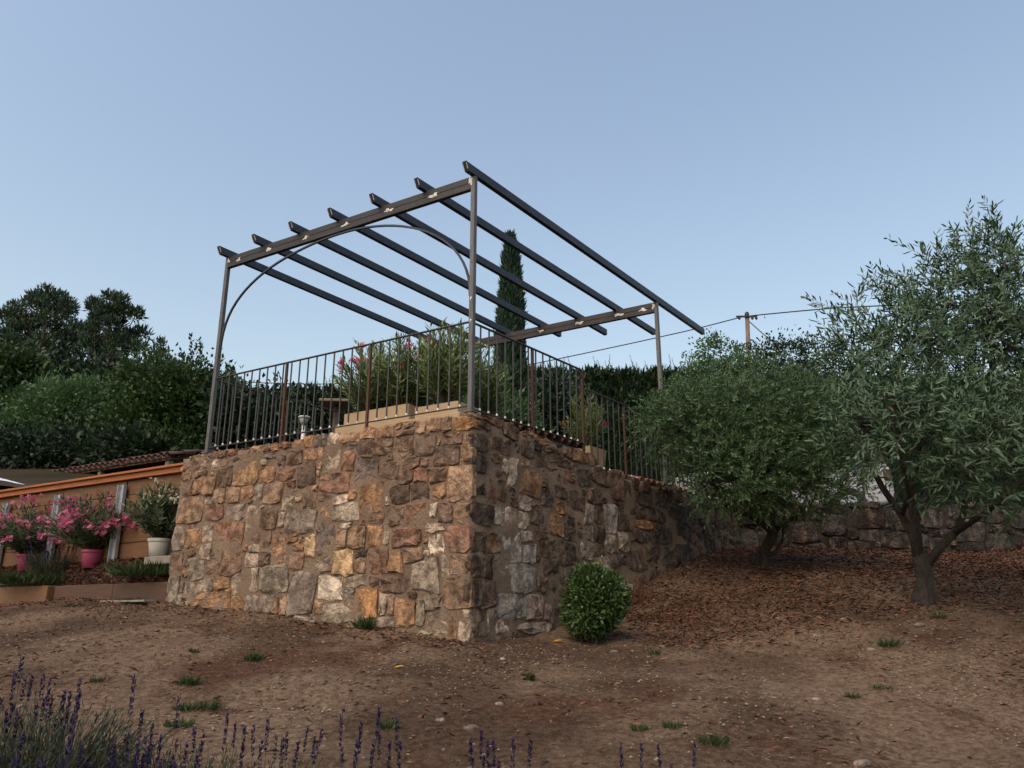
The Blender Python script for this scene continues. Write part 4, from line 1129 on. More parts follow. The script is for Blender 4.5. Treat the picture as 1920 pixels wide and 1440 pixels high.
# ------------------------------------------------------------------ background trees and hedges
def blob_tree(name, label, base, ells, nclump, per, size, leafL, leafW, mat, trunk_r=.1, p=.4, cat='tree', group=None, nl=6, up=.2, extra_sprigs=None, trunkmat='bark_dark', part='crown', hexa=False):
    root = empty(name, base, label, cat, group)
    P, o_, tone, C = clumpy(ells, nclump, per, size, p)
    D = unit(o_ + Z * up + rng.normal(0, .5, P.shape)); Nn = perp(D)
    cen = np.mean([e[0] for e in ells], 0)
    tag(leaves(part, P, D, Nn, leafL * (.6 + .8 * rng.random(len(P))), leafW * (.7 + .6 * rng.random(len(P))), mat, root, tone, hexa=hexa), kind='stuff')
    if trunk_r:
        top = cen - Z * .06 * (cen[2] - base[2])
        mb = MB(); q = limb_path(base - Z * .2, top, 6, .02); mb.tube(q, np.linspace(trunk_r, trunk_r * .4, 6), 8); mb.build('trunk', M[trunkmat], root, True)
        tg = C[rng.choice(len(C), min(nl, len(C)), replace=False)]
        for g in tg:
            st = q[rng.integers(2, 5)]
            mb = MB(); mb.tube(limb_path(st, g, 5, .05), np.linspace(trunk_r * .4, trunk_r * .1, 5), 5); mb.build('limb', M[trunkmat], root, True)
    if extra_sprigs is not None:
        pts = sprig_pts(*extra_sprigs, 5, .0, .15)
        stems('shoots', pts, .012, .004, M['stem_green'], root)
        lp, ld, ln, lt = sprig_leaves(pts, 22, 1.0)
        tag(leaves('shoot_leaves', lp, ld, ln, leafL * (.7 + .5 * rng.random(len(lp))), leafW * 1.1, mat, root, rng.random(len(lp))), kind='stuff')
    return root
def gnd(u, v, Y):
    p = atY(u, v, Y); p[2] = float(uz(np.array(p[0]), np.array(p[1]))); return p
# pines: puffs of needles carried on visible limbs
def pine(u, vtop, vbot, Y, puffs, label, tuft=.30, npt=210, trunk=None):
    base = gnd(u, vbot, Y)
    root = empty('pine_tree', base, label, 'tree', 'pines on the rise at the left')
    cs = np.array([atY(a, b_, Y + rng.normal(0, .8)) for a, b_, _ in puffs]); rs = np.array([q[2] for q in puffs]) * mpp(Y)
    n = npt * len(cs)
    k = np.repeat(np.arange(len(cs)), npt)
    d = rand_dir(n); rr = rng.random(n) ** .45
    P = cs[k] + d * rs[k][:, None] * rr[:, None] * np.array([1, 1, .8])
    D = unit(d * .6 + Z * .75 + rng.normal(0, .35, (n, 3)))
    tone = np.clip(rng.random(len(cs))[k] * .5 + rng.random(n) * .5, 0, 1)
    tag(leaves('crown', P, D, perp(D), tuft * (.6 + .7 * rng.random(n)), tuft * .26, L_PINE, root, tone), kind='stuff')
    tq = np.array([base - Z * .3] + [atY(a, b_, Y) for a, b_ in trunk])
    mb = MB(); mb.tube(tq, np.linspace(.26, .07, len(tq)), 8); mb.build('trunk', M['pole_wood'], root, True)
    for i in range(len(cs)):
        j = np.argmin(np.linalg.norm(tq[1:] - cs[i] + Z * 1.0, axis=1)) + 1
        mb = MB(); mb.tube(limb_path(tq[j], cs[i], 5, .05), np.linspace(.06, .02, 5), 5); mb.build('limb', M['pole_wood'], root, True)
def puff_field(cx, cy, rx, ry, n, r0, seed):
    r_ = np.random.default_rng(seed); out = []
    for _ in range(n):
        a = r_.random() * 6.283; q = math.sqrt(r_.random())
        out.append((cx + rx * q * math.cos(a), cy + ry * q * math.sin(a), r0 * r_.uniform(.7, 1.3)))
    return out
pine(78, 533, 800, 44, puff_field(80, 635, 75, 85, 46, 20, 1) + [(85, 548, 17), (110, 558, 16), (55, 570, 17), (30, 578, 16), (125, 575, 17)] + puff_field(20, 650, 45, 70, 16, 19, 5), 'broad dark pine at the left edge, its crown against the sky', trunk=[(75, 720), (80, 650), (85, 590)])
pine(185, 545, 800, 40, puff_field(215, 625, 50, 62, 30, 17, 2) + [(205, 558, 15), (175, 570, 13), (225, 562, 14), (255, 590, 16), (265, 625, 16), (262, 650, 15), (180, 600, 13), (200, 660, 14)], 'slimmer pine right of the broad one with a bare leaning trunk', trunk=[(176, 725), (186, 690), (198, 650), (210, 590)])
pine(300, 630, 800, 46, [(300, 645, 12), (296, 660, 14), (306, 664, 13), (318, 680, 12), (330, 692, 10), (290, 680, 14), (305, 690, 14)], 'small distant pine right of the two tall pines', trunk=[(300, 720), (300, 690), (300, 655)], npt=110)
blob_tree('thicket', 'dark shadowed thicket under the pines', gnd(150, 850, 37), [ELL(60, 800, 37, 160, 90, 2.5), ELL(200, 800, 37, 130, 80, 2.5), ELL(330, 800, 37, 110, 75, 2.5), ELL(110, 722, 38, 120, 52, 2.0), ELL(225, 735, 38, 85, 45, 2)], 520, 60, .75, .30, .16, L_DARK, .15, cat='thicket')
blob_tree('broadleaf_tree', 'bright green broadleaf tree cut by the left edge', gnd(10, 850, 24), [ELL(8, 715, 24, 55, 62, 1.2), ELL(45, 690, 24, 25, 25, .8), ELL(-30, 770, 24, 80, 90, 1.2), ELL(30, 780, 23, 60, 50, 1.0)], 230, 75, .5, .16, .10, L_BROAD, .14)
blob_tree('wild_olive', 'rounded silvery shrub in front of the pines', gnd(140, 860, 21), [ELL(135, 790, 21, 88, 68, 1.2), ELL(95, 755, 21, 35, 40, .8), ELL(170, 755, 21, 50, 38, .8), ELL(60, 820, 21, 70, 60, 1.0), ELL(205, 830, 21, 60, 50, 1.0)], 340, 75, .4, .14, .045, L_OLIVE2, .10, cat='shrub', trunkmat='pole_wood')
ex_u = [(352, 690), (358, 690), (365, 700), (395, 705), (402, 715), (345, 700), (425, 715), (430, 722), (440, 728), (340, 705), (375, 690)]
exP = np.array([atY(u, v, 17.5 + rng.random()) for u, v in ex_u]); exD = unit(np.stack([rng.normal(.05, .18, len(ex_u)), rng.normal(0, .2, len(ex_u)), np.ones(len(ex_u))], 1)); exL = np.array([.85, .6, .7, .75, .6, .5, .45, .4, .35, .45, .7])
blob_tree('broadleaf_shrub', 'big dark leafy shrub beside the left pergola post with tall loose shoots', gnd(320, 870, 17.5), [ELL(320, 775, 17.5, 95, 95, 1.2), ELL(280, 730, 17.8, 50, 55, .8), ELL(370, 745, 17.5, 55, 60, .9), ELL(395, 800, 17.3, 60, 65, .9), ELL(265, 815, 17, 60, 60, .9), ELL(320, 850, 16.6, 110, 40, .9)], 520, 75, .36, .105, .065, L_BROAD, .12, extra_sprigs=(exP, exD, exL), cat='shrub')
blob_tree('broadleaf_shrub', 'loose shrub seen through the left end of the front railing', gnd(460, 850, 17), [ELL(450, 790, 17, 60, 60, .9), ELL(510, 800, 17, 60, 50, .9), ELL(430, 745, 17.2, 25, 25, .5), ELL(530, 770, 17.4, 40, 35, .7)], 170, 50, .38, .13, .085, L_DARK, .08, cat='shrub')
blob_tree('low_shrub', 'dark low shrub above the tiled lean-to at the left', gnd(120, 880, 16.5), [ELL(40, 850, 16.5, 90, 38, .7), ELL(150, 850, 16.5, 90, 38, .7), ELL(250, 850, 16.0, 80, 36, .7)], 150, 50, .34, .12, .07, L_DARK, .05, cat='shrub')
def hedge(label, u0, u1, vt, vb, Y0, Y1, n, mat, tipn=0, name='conifer_hedge', thick=.7, leaf=(.16, .05)):
    p0 = gnd(u0, vb, Y0); p1 = gnd(u1, vb, Y1); zt_ = [atY(u0, vt, Y0)[2], atY(u1, vt, Y1)[2]]
    root = empty(name, (p0 + p1) / 2, label, 'hedge')
    s = rng.random(n); d = unit((p1 - p0)[None])[0]; nn = np.array([-d[1], d[0], 0])
    ztop = zt_[0] + (zt_[1] - zt_[0]) * s + .22 * fbm(s * 26, s * 0 + 3.3, 3, 91)
    zb_ = p0[2] + (p1[2] - p0[2]) * s
    face = rng.random(n) < .62
    hh = np.where(face, rng.random(n) ** .7, .93 + .07 * rng.random(n))
    off = np.where(face, -thick * (.75 + .25 * rng.random(n)), thick * rng.uniform(-1, 1, n))
    P = p0 + (p1 - p0) * s[:, None] + nn * off[:, None]; P[:, 2] = zb_ + (ztop - zb_) * hh
    P += nn * (.18 * fbm(s * 40, hh * 5, 3, 5))[:, None]
    D = unit(np.array([0, 0, 1.0]) * .8 - nn * np.where(face, .5, .1)[:, None] + rng.normal(0, .4, (n, 3)))
    tone = np.clip(.35 + 1.2 * fbm(s * 60, hh * 8, 3, 61) + rng.normal(0, .2, n), 0, 1)
    tag(leaves('foliage', P, D, perp(D), leaf[0] * (.6 + .8 * rng.random(n)), leaf[1], mat, root, tone), kind='stuff')
    mb = MB(); L = np.linalg.norm(p1 - p0)
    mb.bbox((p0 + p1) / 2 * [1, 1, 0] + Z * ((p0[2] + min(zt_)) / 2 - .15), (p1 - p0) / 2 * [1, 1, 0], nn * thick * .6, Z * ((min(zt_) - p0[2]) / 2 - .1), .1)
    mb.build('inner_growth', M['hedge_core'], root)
    if tipn:
        s = rng.random(tipn); P = p0 + (p1 - p0) * s[:, None]; P[:, 2] = zt_[0] + (zt_[1] - zt_[0]) * s - .1
        Dn = unit(np.array([0, 0, 1.0]) + rng.normal(0, .15, (tipn, 3)))
        pts = sprig_pts(P, Dn, .25 + .45 * rng.random(tipn) ** 2, 4, 0, .08)
        stems('leaders', pts, .006, .003, M['stem_green'], root)
        lp, ld, ln, lt = sprig_leaves(pts, 18, .7)
        tag(leaves('leader_tips', lp, ld, ln, .10 * (1.2 - lt), .025, mat, root), kind='stuff')
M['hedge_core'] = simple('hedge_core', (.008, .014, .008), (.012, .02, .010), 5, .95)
hedge('clipped conifer hedge behind the right half of the terrace', 880, 1400, 712, 900, 17.0, 17.5, 16000, L_HEDGE, 120)
hedge('dark clipped hedge behind the left half of the terrace', 560, 900, 742, 900, 18.5, 17.8, 9000, L_HEDGE, 30)
hedge('dark hedge far behind the parked car', 1400, 2050, 720, 900, 19.5, 20.5, 15000, L_DARK, 60)
blob_tree('evergreen_shrub', 'dark rounded evergreen between the cypress and the curled handrail', gnd(1040, 870, 14.5), [ELL(1040, 770, 14.5, 52, 72, .55), ELL(1010, 800, 14.5, 40, 50, .5), ELL(1075, 800, 14.5, 40, 50, .5)], 170, 50, .24, .09, .055, L_DARK, .07, cat='shrub')
blob_tree('evergreen_shrub', 'grey-green shrub just left of the cypress foot', gnd(905, 860, 13.5), [ELL(905, 790, 13.5, 60, 45, .5), ELL(960, 800, 13.5, 45, 45, .5)], 110, 45, .22, .10, .045, L_OLIVE2, .05, cat='shrub')
# cypress
cyb = gnd(957, 880, 22); cyt = atY(958, 446, 22)
cy = empty('cypress_tree', cyb, 'tall narrow cypress rising behind the rafters', 'tree')
n = 15000; hh = rng.random(n) ** .9; Hc = cyt[2] - cyb[2]
prof = np.interp(hh, [0, .08, .3, .6, .8, .93, 1.0], [.42, .52, .50, .42, .29, .15, .02]) * (1 + .35 * fbm(hh * 14, rng.random(n) * 0 + 1.7, 3, 33))
an = rng.random(n) * 6.283; lump = 1 + .22 * np.sin(an * 3 + hh * 9) * (vnoise(hh * 30, an * 2, 8) - .2)
rr = prof * lump * (1 - .3 * rng.random(n) ** 2)
P = np.stack([cyb[0] + np.cos(an) * rr, cyb[1] + np.sin(an) * rr, cyb[2] + hh * Hc], 1)
P[:, 0] += (cyt[0] - cyb[0]) * hh
D = unit(np.stack([np.cos(an) * .35, np.sin(an) * .35, np.ones(n)], 1) + rng.normal(0, .22, (n, 3)))
tag(leaves('crown', P, D, perp(D), .24 * (.6 + .8 * rng.random(n)), .06, L_CYP, cy, np.clip(vnoise(hh * 45, an * 2.5, 4) * .8 + rng.random(n) * .3, 0, 1)), kind='stuff')
mb = MB(); mb.tube([cyb - Z * .2, cyb + Z * Hc * .5, np.array([cyt[0], cyt[1], cyb[2] + Hc * .93])], [.2, .14, .03], 8); mb.build('trunk', M['bark_dark'], cy, True)
# trees behind the parked car
blob_tree('broadleaf_tree', 'airy round tree left of the utility pole', gnd(1345, 850, 26), [ELL(1345, 665, 26, 48, 48, 1.0), ELL(1320, 690, 26, 32, 32, .8), ELL(1375, 680, 26, 35, 36, .8), ELL(1350, 740, 26, 60, 50, 1)], 110, 38, .34, .12, .07, L_OLIVE2, .1)
blob_tree('broadleaf_tree', 'darker tree right of the utility pole', gnd(1470, 850, 27), [ELL(1430, 680, 27, 45, 40, 1.0), ELL(1480, 670, 27, 45, 36, 1.0), ELL(1535, 670, 27, 40, 34, 1.0), ELL(1470, 720, 27, 100, 50, 1.2), ELL(1580, 690, 27, 50, 45, 1)], 190, 40, .38, .12, .07, L_HEDGE, .1)

# ------------------------------------------------------------------ utility pole and cables
up_b = gnd(1400, 850, 30); up_t = atY(1400, 585, 30)
ut = empty('utility_pole', up_b, 'wooden utility pole with cables above the trees', 'utility pole')
mb = MB(); mb.tube([up_b - Z * .3, np.array([up_t[0], up_t[1], up_t[2] - .25])], [.115, .085], 12); mb.build('shaft', M['pole_wood'], ut, True)
mb = MB(); mb.lathe((up_t[0], up_t[1], up_t[2] - .27), [(.092, 0), (.095, .15), (.075, .24), (.02, .28)], 12, True); mb.build('pole_cap', M['cable'], ut, True)
mb = MB()
kp = atY(1400, 593.5, 29.9)
mb.bbox(kp, np.array([.42, 0, 0]), np.array([0, .03, 0]), Z * .035, .01)
for dx in (-.3, .22, .38): mb.lathe((kp[0] + dx, kp[1], kp[2] - .13), [(.03, 0), (.055, .04), (.05, .10), (.02, .14)], 8, True)
mb.build('bracket', M['cable'], ut)
def cable(pts, r, label):
    P = np.array(pts); tt = np.linspace(0, 1, len(P)); t2_ = np.linspace(0, 1, 40)
    co = np.stack([np.interp(t2_, tt, P[:, k_]) for k_ in range(3)], 1)
    for _ in range(3): co[1:-1] = (co[:-2] + 2 * co[1:-1] + co[2:]) / 4
    mb = MB(); mb.tube(co, r, 6); tag(mb.build('power_cable', M['cable']), label, 'cable', 'cables on the utility pole')
cable([atY(u, v, y) for u, v, y in ((330, 706, 39), (461, 717, 38), (605, 721, 36.8), (800, 713, 35.2), (985, 686, 33.6), (1160, 649, 32), (1300, 618, 30.8), (1392, 594, 30))], .022, 'long sagging black cable from the utility pole to the left behind the terrace')
cable([atY(u, v, y) for u, v, y in ((1408, 592, 30), (1490, 584, 29), (1570, 577, 28), (1680, 572, 26.8), (1800, 572, 25.6), (2000, 580, 24))], .024, 'black cable from the utility pole to the right into the olive crown')
cable([atY(u, v, y) for u, v, y in ((1405, 603, 30), (1425, 621, 29.6), (1445, 638, 29.2), (1480, 665, 28.6))], .02, 'short slack cable dropping from the pole into the trees')

# ------------------------------------------------------------------ tiled lean-to and pipe above the timber wall
rf0 = on_plane(62, 888, TW0 + NA * 2.0, NA)
def shed():
    root = empty('tiled_lean_to', rf0 * [1, 1, 0] + Z * 3.5, 'low lean-to with a dark clay tile roof above the timber wall', 'shed')
    zeave = on_plane(150, 880, TW0 + NA * 2.0, NA)[2]
    S0 = float((on_plane(62, 886, TW0 + NA * 2.0, NA) - TW0) @ A); S1 = float((on_plane(310, 868, TW0 + NA * 2.0, NA) - TW0) @ A)
    P0 = TW0 * [1, 1, 0] + NA * 2.0
    mb = MB(); c = P0 + A * (S0 + S1) / 2 + NA * .62 + Z * (zeave + .07); mb.bbox(c, A * abs(S0 - S1) / 2, NA * .55 + Z * .12, Z * .015, .004); mb.build('roof_deck', M['wood_edge'], root)
    for s in (S0 - .18, (S0 + S1) / 2, S1 + .1):
        mb = MB(); mb.bbox(P0 + A * s + NA * .15 + Z * (zeave - .45), A * .05, NA * .05, Z * .44, .005); mb.build('wall_post', M['concrete'], root)
    mb = MB(); mb.bbox(P0 + A * (S0 + S1) / 2 + NA * .9 + Z * (zeave - .45), A * abs(S0 - S1) / 2, NA * .04, Z * .48, .01); mb.build('rear_wall', M['bed_soil'], root)
    ang = math.atan2(NA[1], NA[0]) - math.pi / 2
    ncol = int(abs(S0 - S1) / .17)
    for i in range(ncol + 1):
        for j in range(3):
            P = P0 + A * (min(S0, S1) + i * .17) + NA * (.02 + j * .30) + Z * (zeave + .018 + j * .064 + r5.normal(0, .006))
            inst('tile', to_, root, P, rot=(R(12) + r5.normal(0, .02), r5.normal(0, .03), ang + r5.normal(0, .03)))
            if i < ncol:
                inst('channel_tile', to_, root, P + A * .085 + Z * .012, rot=(R(-12), math.pi, ang + math.pi) if False else (R(12), math.pi, ang))
shed()
pa, pb = on_plane(-40, 890, TW0 + NA * .9, NA), on_plane(62, 918, TW0 + NA * .35, NA)
mb = MB(); mb.tube([pa, pb], .045, 14); tag(mb.build('pipe', M['blue_pipe'], None, True), 'pale blue pipe lying behind the timber cap at the left edge', 'pipe')

# ------------------------------------------------------------------ clipped shrub in front of the side wall
bb = hit(1115, 1205)
bs_ = empty('box_shrub', bb, 'small clipped egg-shaped box shrub in front of the side wall', 'shrub')
ebx = [ELL(1113, 1128, bb[1], 58, 62, .33), ELL(1105, 1085, bb[1], 32, 28, .2), ELL(1135, 1120, bb[1], 45, 50, .3), ELL(1095, 1150, bb[1], 42, 45, .3)]
n = 11000
P, out, rr = in_ell(ebx, n, .28)
D = unit(out * .9 + Z * .25 + rng.normal(0, .45, (n, 3)))
low = smooth(bb[2] + .25, bb[2], P[:, 2])
D = unit(D - Z * low[:, None] * 1.0)
tag(leaves('foliage', P, D, unit(out + Z * .8 + rng.normal(0, .4, (n, 3))), .038 * (.6 + .7 * rng.random(n)), .021, L_BOX, bs_, np.clip(.25 + 1.0 * fbm(P[:, 0] * 14, P[:, 2] * 14, 2, 4) + rng.normal(.15, .22, n), 0, 1), hexa=True, curve=.05), kind='stuff')
sp_, so_, _r = in_ell(ebx, 60, .05)
spt = sprig_pts(sp_ - so_ * .03, unit(so_ * .6 + Z * .7 + rng.normal(0, .3, (60, 3))), .05 + .09 * rng.random(60), 4, 0, .1)
stems('shoots', spt, .0025, .0015, M['stem_green'], bs_)
lp, ld, ln, lt = sprig_leaves(spt, 9, .9)
tag(leaves('shoot_leaves', lp, ld, ln, .034, .018, L_BOX, bs_, .4 + .6 * rng.random(len(lp)), hexa=True, curve=.05), kind='stuff')
q = np.array([limb_path(bb - Z * .05, ebx[0][0] + np.array([0, .12, 0]) + rng.normal(0, .05, 3), 4, .03) for _ in range(8)])
stems('stems', q, .012, .005, M['bark_dark'], bs_)

# ------------------------------------------------------------------ lavender
def spike_mesh(seed, L=.085, w=.011):
    r_ = np.random.default_rng(seed); n = 70
    t = r_.random(n); t = np.where(t < .12, t * .5, t); a = r_.random(n) * 6.283
    rad = w * (.55 + .45 * np.sin(np.pi * np.clip(t, .05, 1)) ** .5) * (.5 + .3 * r_.random(n))
    P = np.stack([np.cos(a) * rad * .5, np.sin(a) * rad * .5, t * L], 1)
    D = unit(np.stack([np.cos(a), np.sin(a), .9 + 0 * a], 1) + r_.normal(0, .2, (n, 3)))
    S = unit(np.cross(D, Z)); l = .013; Wd = .0085
    V = np.stack([P, P + D * l * .5 + S * Wd / 2, P + D * l, P + D * l * .5 - S * Wd / 2], 1).reshape(-1, 3)
    F = np.arange(n)[:, None] * 4 + np.array([[0, 1, 2, 3]])
    return raw_mesh('flower_spike', V, F, F_LAV, var=np.repeat(np.clip(r_.random(n) * .7 + .4 * (t > .9), 0, 1), 4))
SPK = [spike_mesh(k_) for k_ in range(4)]
def lavender(P, w, h, nleaf, spikes, label, lean=.25, scale=1.0, group='lavender plants in the foreground', base_spikes=0, hide=None):
    """spikes: list of world tip points, or a number of random ones"""
    root = empty('lavender_plant', P, label, 'lavender', group)
    nst = max(20, nleaf // 6)
    a = rng.random(nst) * 6.283; rd = np.sqrt(rng.random(nst)) * w / 2
    b0 = P + np.stack([np.cos(a) * rd * .55, np.sin(a) * rd * .55, np.zeros(nst)], 1)
    d = unit(np.stack([np.cos(a) * rd * 1.2 / w, np.sin(a) * rd * 1.2 / w, np.full(nst, .9)], 1) + rng.normal(0, .15, (nst, 3)))
    pts = sprig_pts(b0, d, h * (.6 + .4 * rng.random(nst)), 4, 0.02, .2)
    stems('stems', pts, .0035, .0015, M['stem_green'], root)
    lp, ld, ln, lt = sprig_leaves(pts, 16, .8, lo=.1)
    tag(leaves('foliage', lp, ld, ln, .042 * scale * (.6 + .7 * rng.random(len(lp))), .0062 * scale, L_LAV, root, rng.random(len(lp)), curve=.08), kind='stuff')
    if isinstance(spikes, int):
        i = rng.integers(0, nst, spikes)
        tips = pts[i, -1] + np.stack([rng.normal(0, .05, spikes), rng.normal(0, .05, spikes), .04 + .14 * rng.random(spikes)], 1)
    else: tips = np.array(spikes)
    st = []
    for q in tips:
        j = np.argmin(np.linalg.norm((b0 - q)[:, :2], axis=1)); fr = b0[j]
        dirv = unit(((q - fr) * np.array([.55, .55, 1]) + rng.normal(0, .02, 3))[None])[0]
        L_ = .11 * scale
        root_of_spike = q - dirv * L_
        st.append(np.array([fr, fr * .55 + root_of_spike * .45 + Z * .03, fr * .2 + root_of_spike * .8 + Z * .01, root_of_spike + dirv * .01]))
        e = Vector(dirv).to_track_quat('Z', 'Y').to_euler()
        inst('flower_spike', SPK[rng.integers(0, 4)], root, root_of_spike, rot=e, scale=[scale * (.7 + .25 * rng.random())] * 2 + [scale * (1.1 + .7 * rng.random())])
    stems('flower_stalks', np.array(st), .0018, .0012, M['stem_green'], root)
    return root
def foot(u, v, Y):
    p = atY(u, v, Y); p[2] = float(gz(p[0], p[1])); return p
TL = lambda Y, *q: [atY(u, v, Y + rng.normal(0, .06)) for u, v in q]
lavender(foot(40, 1500, 3.5), .66, .55, 3400, TL(3.5, (42, 1232), (48, 1262), (62, 1262), (82, 1260), (27, 1273), (92, 1292), (150, 1275), (132, 1302), (98, 1310), (124, 1332), (146, 1320), (25, 1320), (108, 1340), (70, 1320), (140, 1350), (12, 1340), (85, 1300), (118, 1318), (35, 1330), (5, 1305)), 'largest lavender clump in the lower left corner with tall spikes', scale=1.0)
lavender(foot(70, 1560, 3.1), .8, .42, 2400, 60, 'purple mass of lavender blossom below the largest clump', scale=.9)
lavender(foot(245, 1480, 3.6), .34, .36, 420, TL(3.6, (250, 1290), (267, 1330), (335, 1315), (215, 1375), (237, 1375), (195, 1365), (283, 1378)) + [], 'sparse lavender with two tall lone spikes right of the largest clump', scale=1.0)
lavender(foot(200, 1520, 3.3), .5, .36, 800, 30, 'low bluish lavender at the bottom edge right of the corner clump', scale=.85)
lavender(foot(320, 1490, 3.5), .45, .40, 900, TL(3.5, (365, 1362), (370, 1420), (300, 1395), (330, 1400), (285, 1390), (350, 1400), (380, 1390)), 'low lavender below the two green weeds', scale=.9)
lavender(foot(470, 1500, 3.5), .5, .38, 900, TL(3.5, (425, 1358), (442, 1352), (458, 1372), (475, 1370), (502, 1360), (518, 1375), (490, 1395), (538, 1378), (560, 1390), (578, 1362), (592, 1372), (600, 1385), (530, 1395), (455, 1395)), 'wide lavender with a fan of spikes at the bottom edge', scale=.9)
lavender(foot(690, 1520, 3.5), .36, .34, 420, TL(3.5, (640, 1348), (677, 1362), (710, 1345), (712, 1372), (745, 1358), (750, 1400), (700, 1400), (730, 1410), (642, 1395), (668, 1410)), 'lavender with straight upright spikes left of the bottom centre', scale=.95)
lavender(foot(935, 1560, 3.4), .28, .30, 220, TL(3.4, (882, 1392), (903, 1372), (925, 1385), (962, 1403), (995, 1385), (908, 1415), (936, 1418), (915, 1400)), 'lavender with a few dark spikes at the bottom centre', scale=.95)
lavender(foot(1230, 1570, 3.4), .28, .28, 200, TL(3.4, (1165, 1415), (1203, 1402), (1233, 1395), (1258, 1425), (1302, 1410)), 'lavender with five short spikes right of the bottom centre', scale=.9)

# bed plants
def tuft(P, w, h, n, mat, label=None, cat='plant', group=None, name='grass_tuft', leafw=.006, ret=False):
    root = empty(name, P, label, cat, group)
    a = rng.random(n) * 6.283; rd = np.sqrt(rng.random(n)) * w / 2
    b0 = P + np.stack([np.cos(a) * rd, np.sin(a) * rd, np.full(n, -.005)], 1)
    d = unit(np.stack([np.cos(a) * .5, np.sin(a) * .5, np.full(n, .9)], 1) + rng.normal(0, .35, (n, 3)))
    tag(leaves('blades', b0, d, perp(d), h * (.4 + .7 * rng.random(n)), leafw, mat, root, rng.random(n)), kind='stuff')
    return root
for i, (s_, t_, w_, h_, n_) in enumerate([(2.95, .30, 1.1, .22, 1300), (.55, .40, 1.0, .20, 1200)]):
    tuft(bed_pt(s_, t_), w_, h_, n_, L_GRASS, ['bright green ground cover at the left end of the bed', 'dark green ground cover in the bed next to the stone wall'][i], 'ground cover', name='ground_cover', leafw=.02)
PLv = bed_pt(2.9, .52)
lavender(PLv, .85, .36, 1500, 80, 'lavender clump in the bed in front of the left pink pot', group='bed plants', scale=.95)
tuft(bed_pt(1.45, .62), .24, .12, 160, L_RED, 'reddish low plant in front of the bright pink pot', 'plant', 'bed plants', 'red_leaf_plant', .02)

# weeds on the soil: (u, v, width, height, n)
weeds = [(688, 1180, .17, .17, 70, 'leafy green weed sprouting at the foot of the stone wall', .03), (362, 1223, .10, .05, 50, 'small grey weed left of the middle of the soil', .01),
         (477, 1238, .16, .09, 90, 'round green weed on the bare soil below the stone wall', .012), (182, 1278, .10, .05, 60, 'mossy tuft near the tall lavender spikes', .008),
         (355, 1284, .17, .10, 90, 'branched weed above the two low green tufts', .012), (350, 1332, .18, .08, 110, 'left of the two low green tufts above the lavender', .008), (388, 1330, .18, .09, 110, 'right of the two low green tufts above the lavender', .008),
         (335, 1362, .2, .07, 120, 'flat green tuft touching the lavender tips', .008), (992, 1275, .10, .08, 50, 'tiny weed on the bare soil below the box shrub', .016), (1668, 1213, .20, .11, 90, 'green weed below the mulch at the right', .01),
         (1200, 1370, .12, .06, 80, 'left one of two green tufts near the bottom right of centre', .008), (1260, 1365, .14, .06, 90, 'right one of two green tufts near the bottom right of centre', .008),
         (1338, 1395, .2, .08, 120, 'pale green tuft at the bottom right', .008), (1598, 1308, .12, .05, 70, 'small round tuft on the right-hand soil', .008), (1228, 1228, .1, .09, 30, 'small weed with upright leaves right of the box shrub', .014),
         (1760, 1160, .13, .10, 60, 'thin pale weed below the right olive trunk', .008), (727, 1365, .14, .07, 80, 'green tuft behind the upright lavender spikes', .008), (140, 1137, .3, .06, 140, 'thin grass at the end of the timber edging', .008),
         (1650, 1292, .2, .05, 80, 'sparse tuft on the right-hand soil beside the dark mulch', .007), (255, 1126, .35, .06, 120, 'short grass growing along the timber edging', .008), (1220, 1160, .4, .03, 90, 'thin grass patch right of the box shrub', .008)]
for u, v, w_, h_, n_, lab, lw in weeds:
    tuft(hit(u, v), w_ * .75, h_ * .9, n_, L_GRASS, lab, 'weed', 'weeds on the bare soil', 'weed', lw)

# ------------------------------------------------------------------ mulch, gravel and litter on the soil
def frame_pts(n, u0, u1, v0, v1, dens):
    """scatter over the ground area in view, kept with probability dens(x, y)"""
    x = rng.uniform(-7, 9, n * 6); y = rng.uniform(3.2, 12.6, n * 6)
    keep = rng.random(n * 6) < dens(x, y)
    x, y = x[keep][:n], y[keep][:n]
    fa = (x - CW[0]) * NA[0] + (y - CW[1]) * NA[1]; fb = (x - CW[0]) * NB[0] + (y - CW[1]) * NB[1]
    inside = (fa > -.01) & (fb > -.01)
    return x[~inside], y[~inside]
M1 = hit(1300, 1105); 
def mulch_d(x, y):
    nz_ = fbm(x * 1.1, y * 1.1, 3, 51) * 1.5
    slope = smooth(7.0, 8.2, y + .5 * nz_) * smooth(.6, 1.6, x + nz_)
    low = smooth(3.2, 4.4, x + nz_ * 1.2) * smooth(4.6, 5.2, y) * smooth(7.1, 6.4, y + nz_) * .55
    fa = -((x - CW[0]) * NA[0] + (y - CW[1]) * NA[1])
    foot_ = smooth(.75, .1, fa + nz_ * .4) * smooth(-.1, .0, fa) * (x < -.2) * .5
    return np.clip(np.maximum(np.maximum(slope, low), np.maximum(foot_, .03 + .07 * (nz_ > .12))), 0, 1)
def chips(name, x, y, z, Lm, label, parent=None):
    n = len(x); P = np.stack([x, y, z + .004], 1)
    a = rng.random(n) * 6.283; d = np.stack([np.cos(a), np.sin(a), rng.normal(0, .28, n)], 1); d = unit(d)
    nn = unit(np.stack([rng.normal(0, .45, n), rng.normal(0, .45, n), np.ones(n)], 1))
    return leaves(name, P, d, nn, Lm * (.4 + 1.0 * rng.random(n) ** 1.5), Lm * .23 * (.6 + .9 * rng.random(n)), M['bark_chip'], parent, np.clip(rng.normal(.42, .27, n), 0, 1), curve=.10)
x, y = frame_pts(60000, 0, 1920, 1000, 1440, mulch_d)
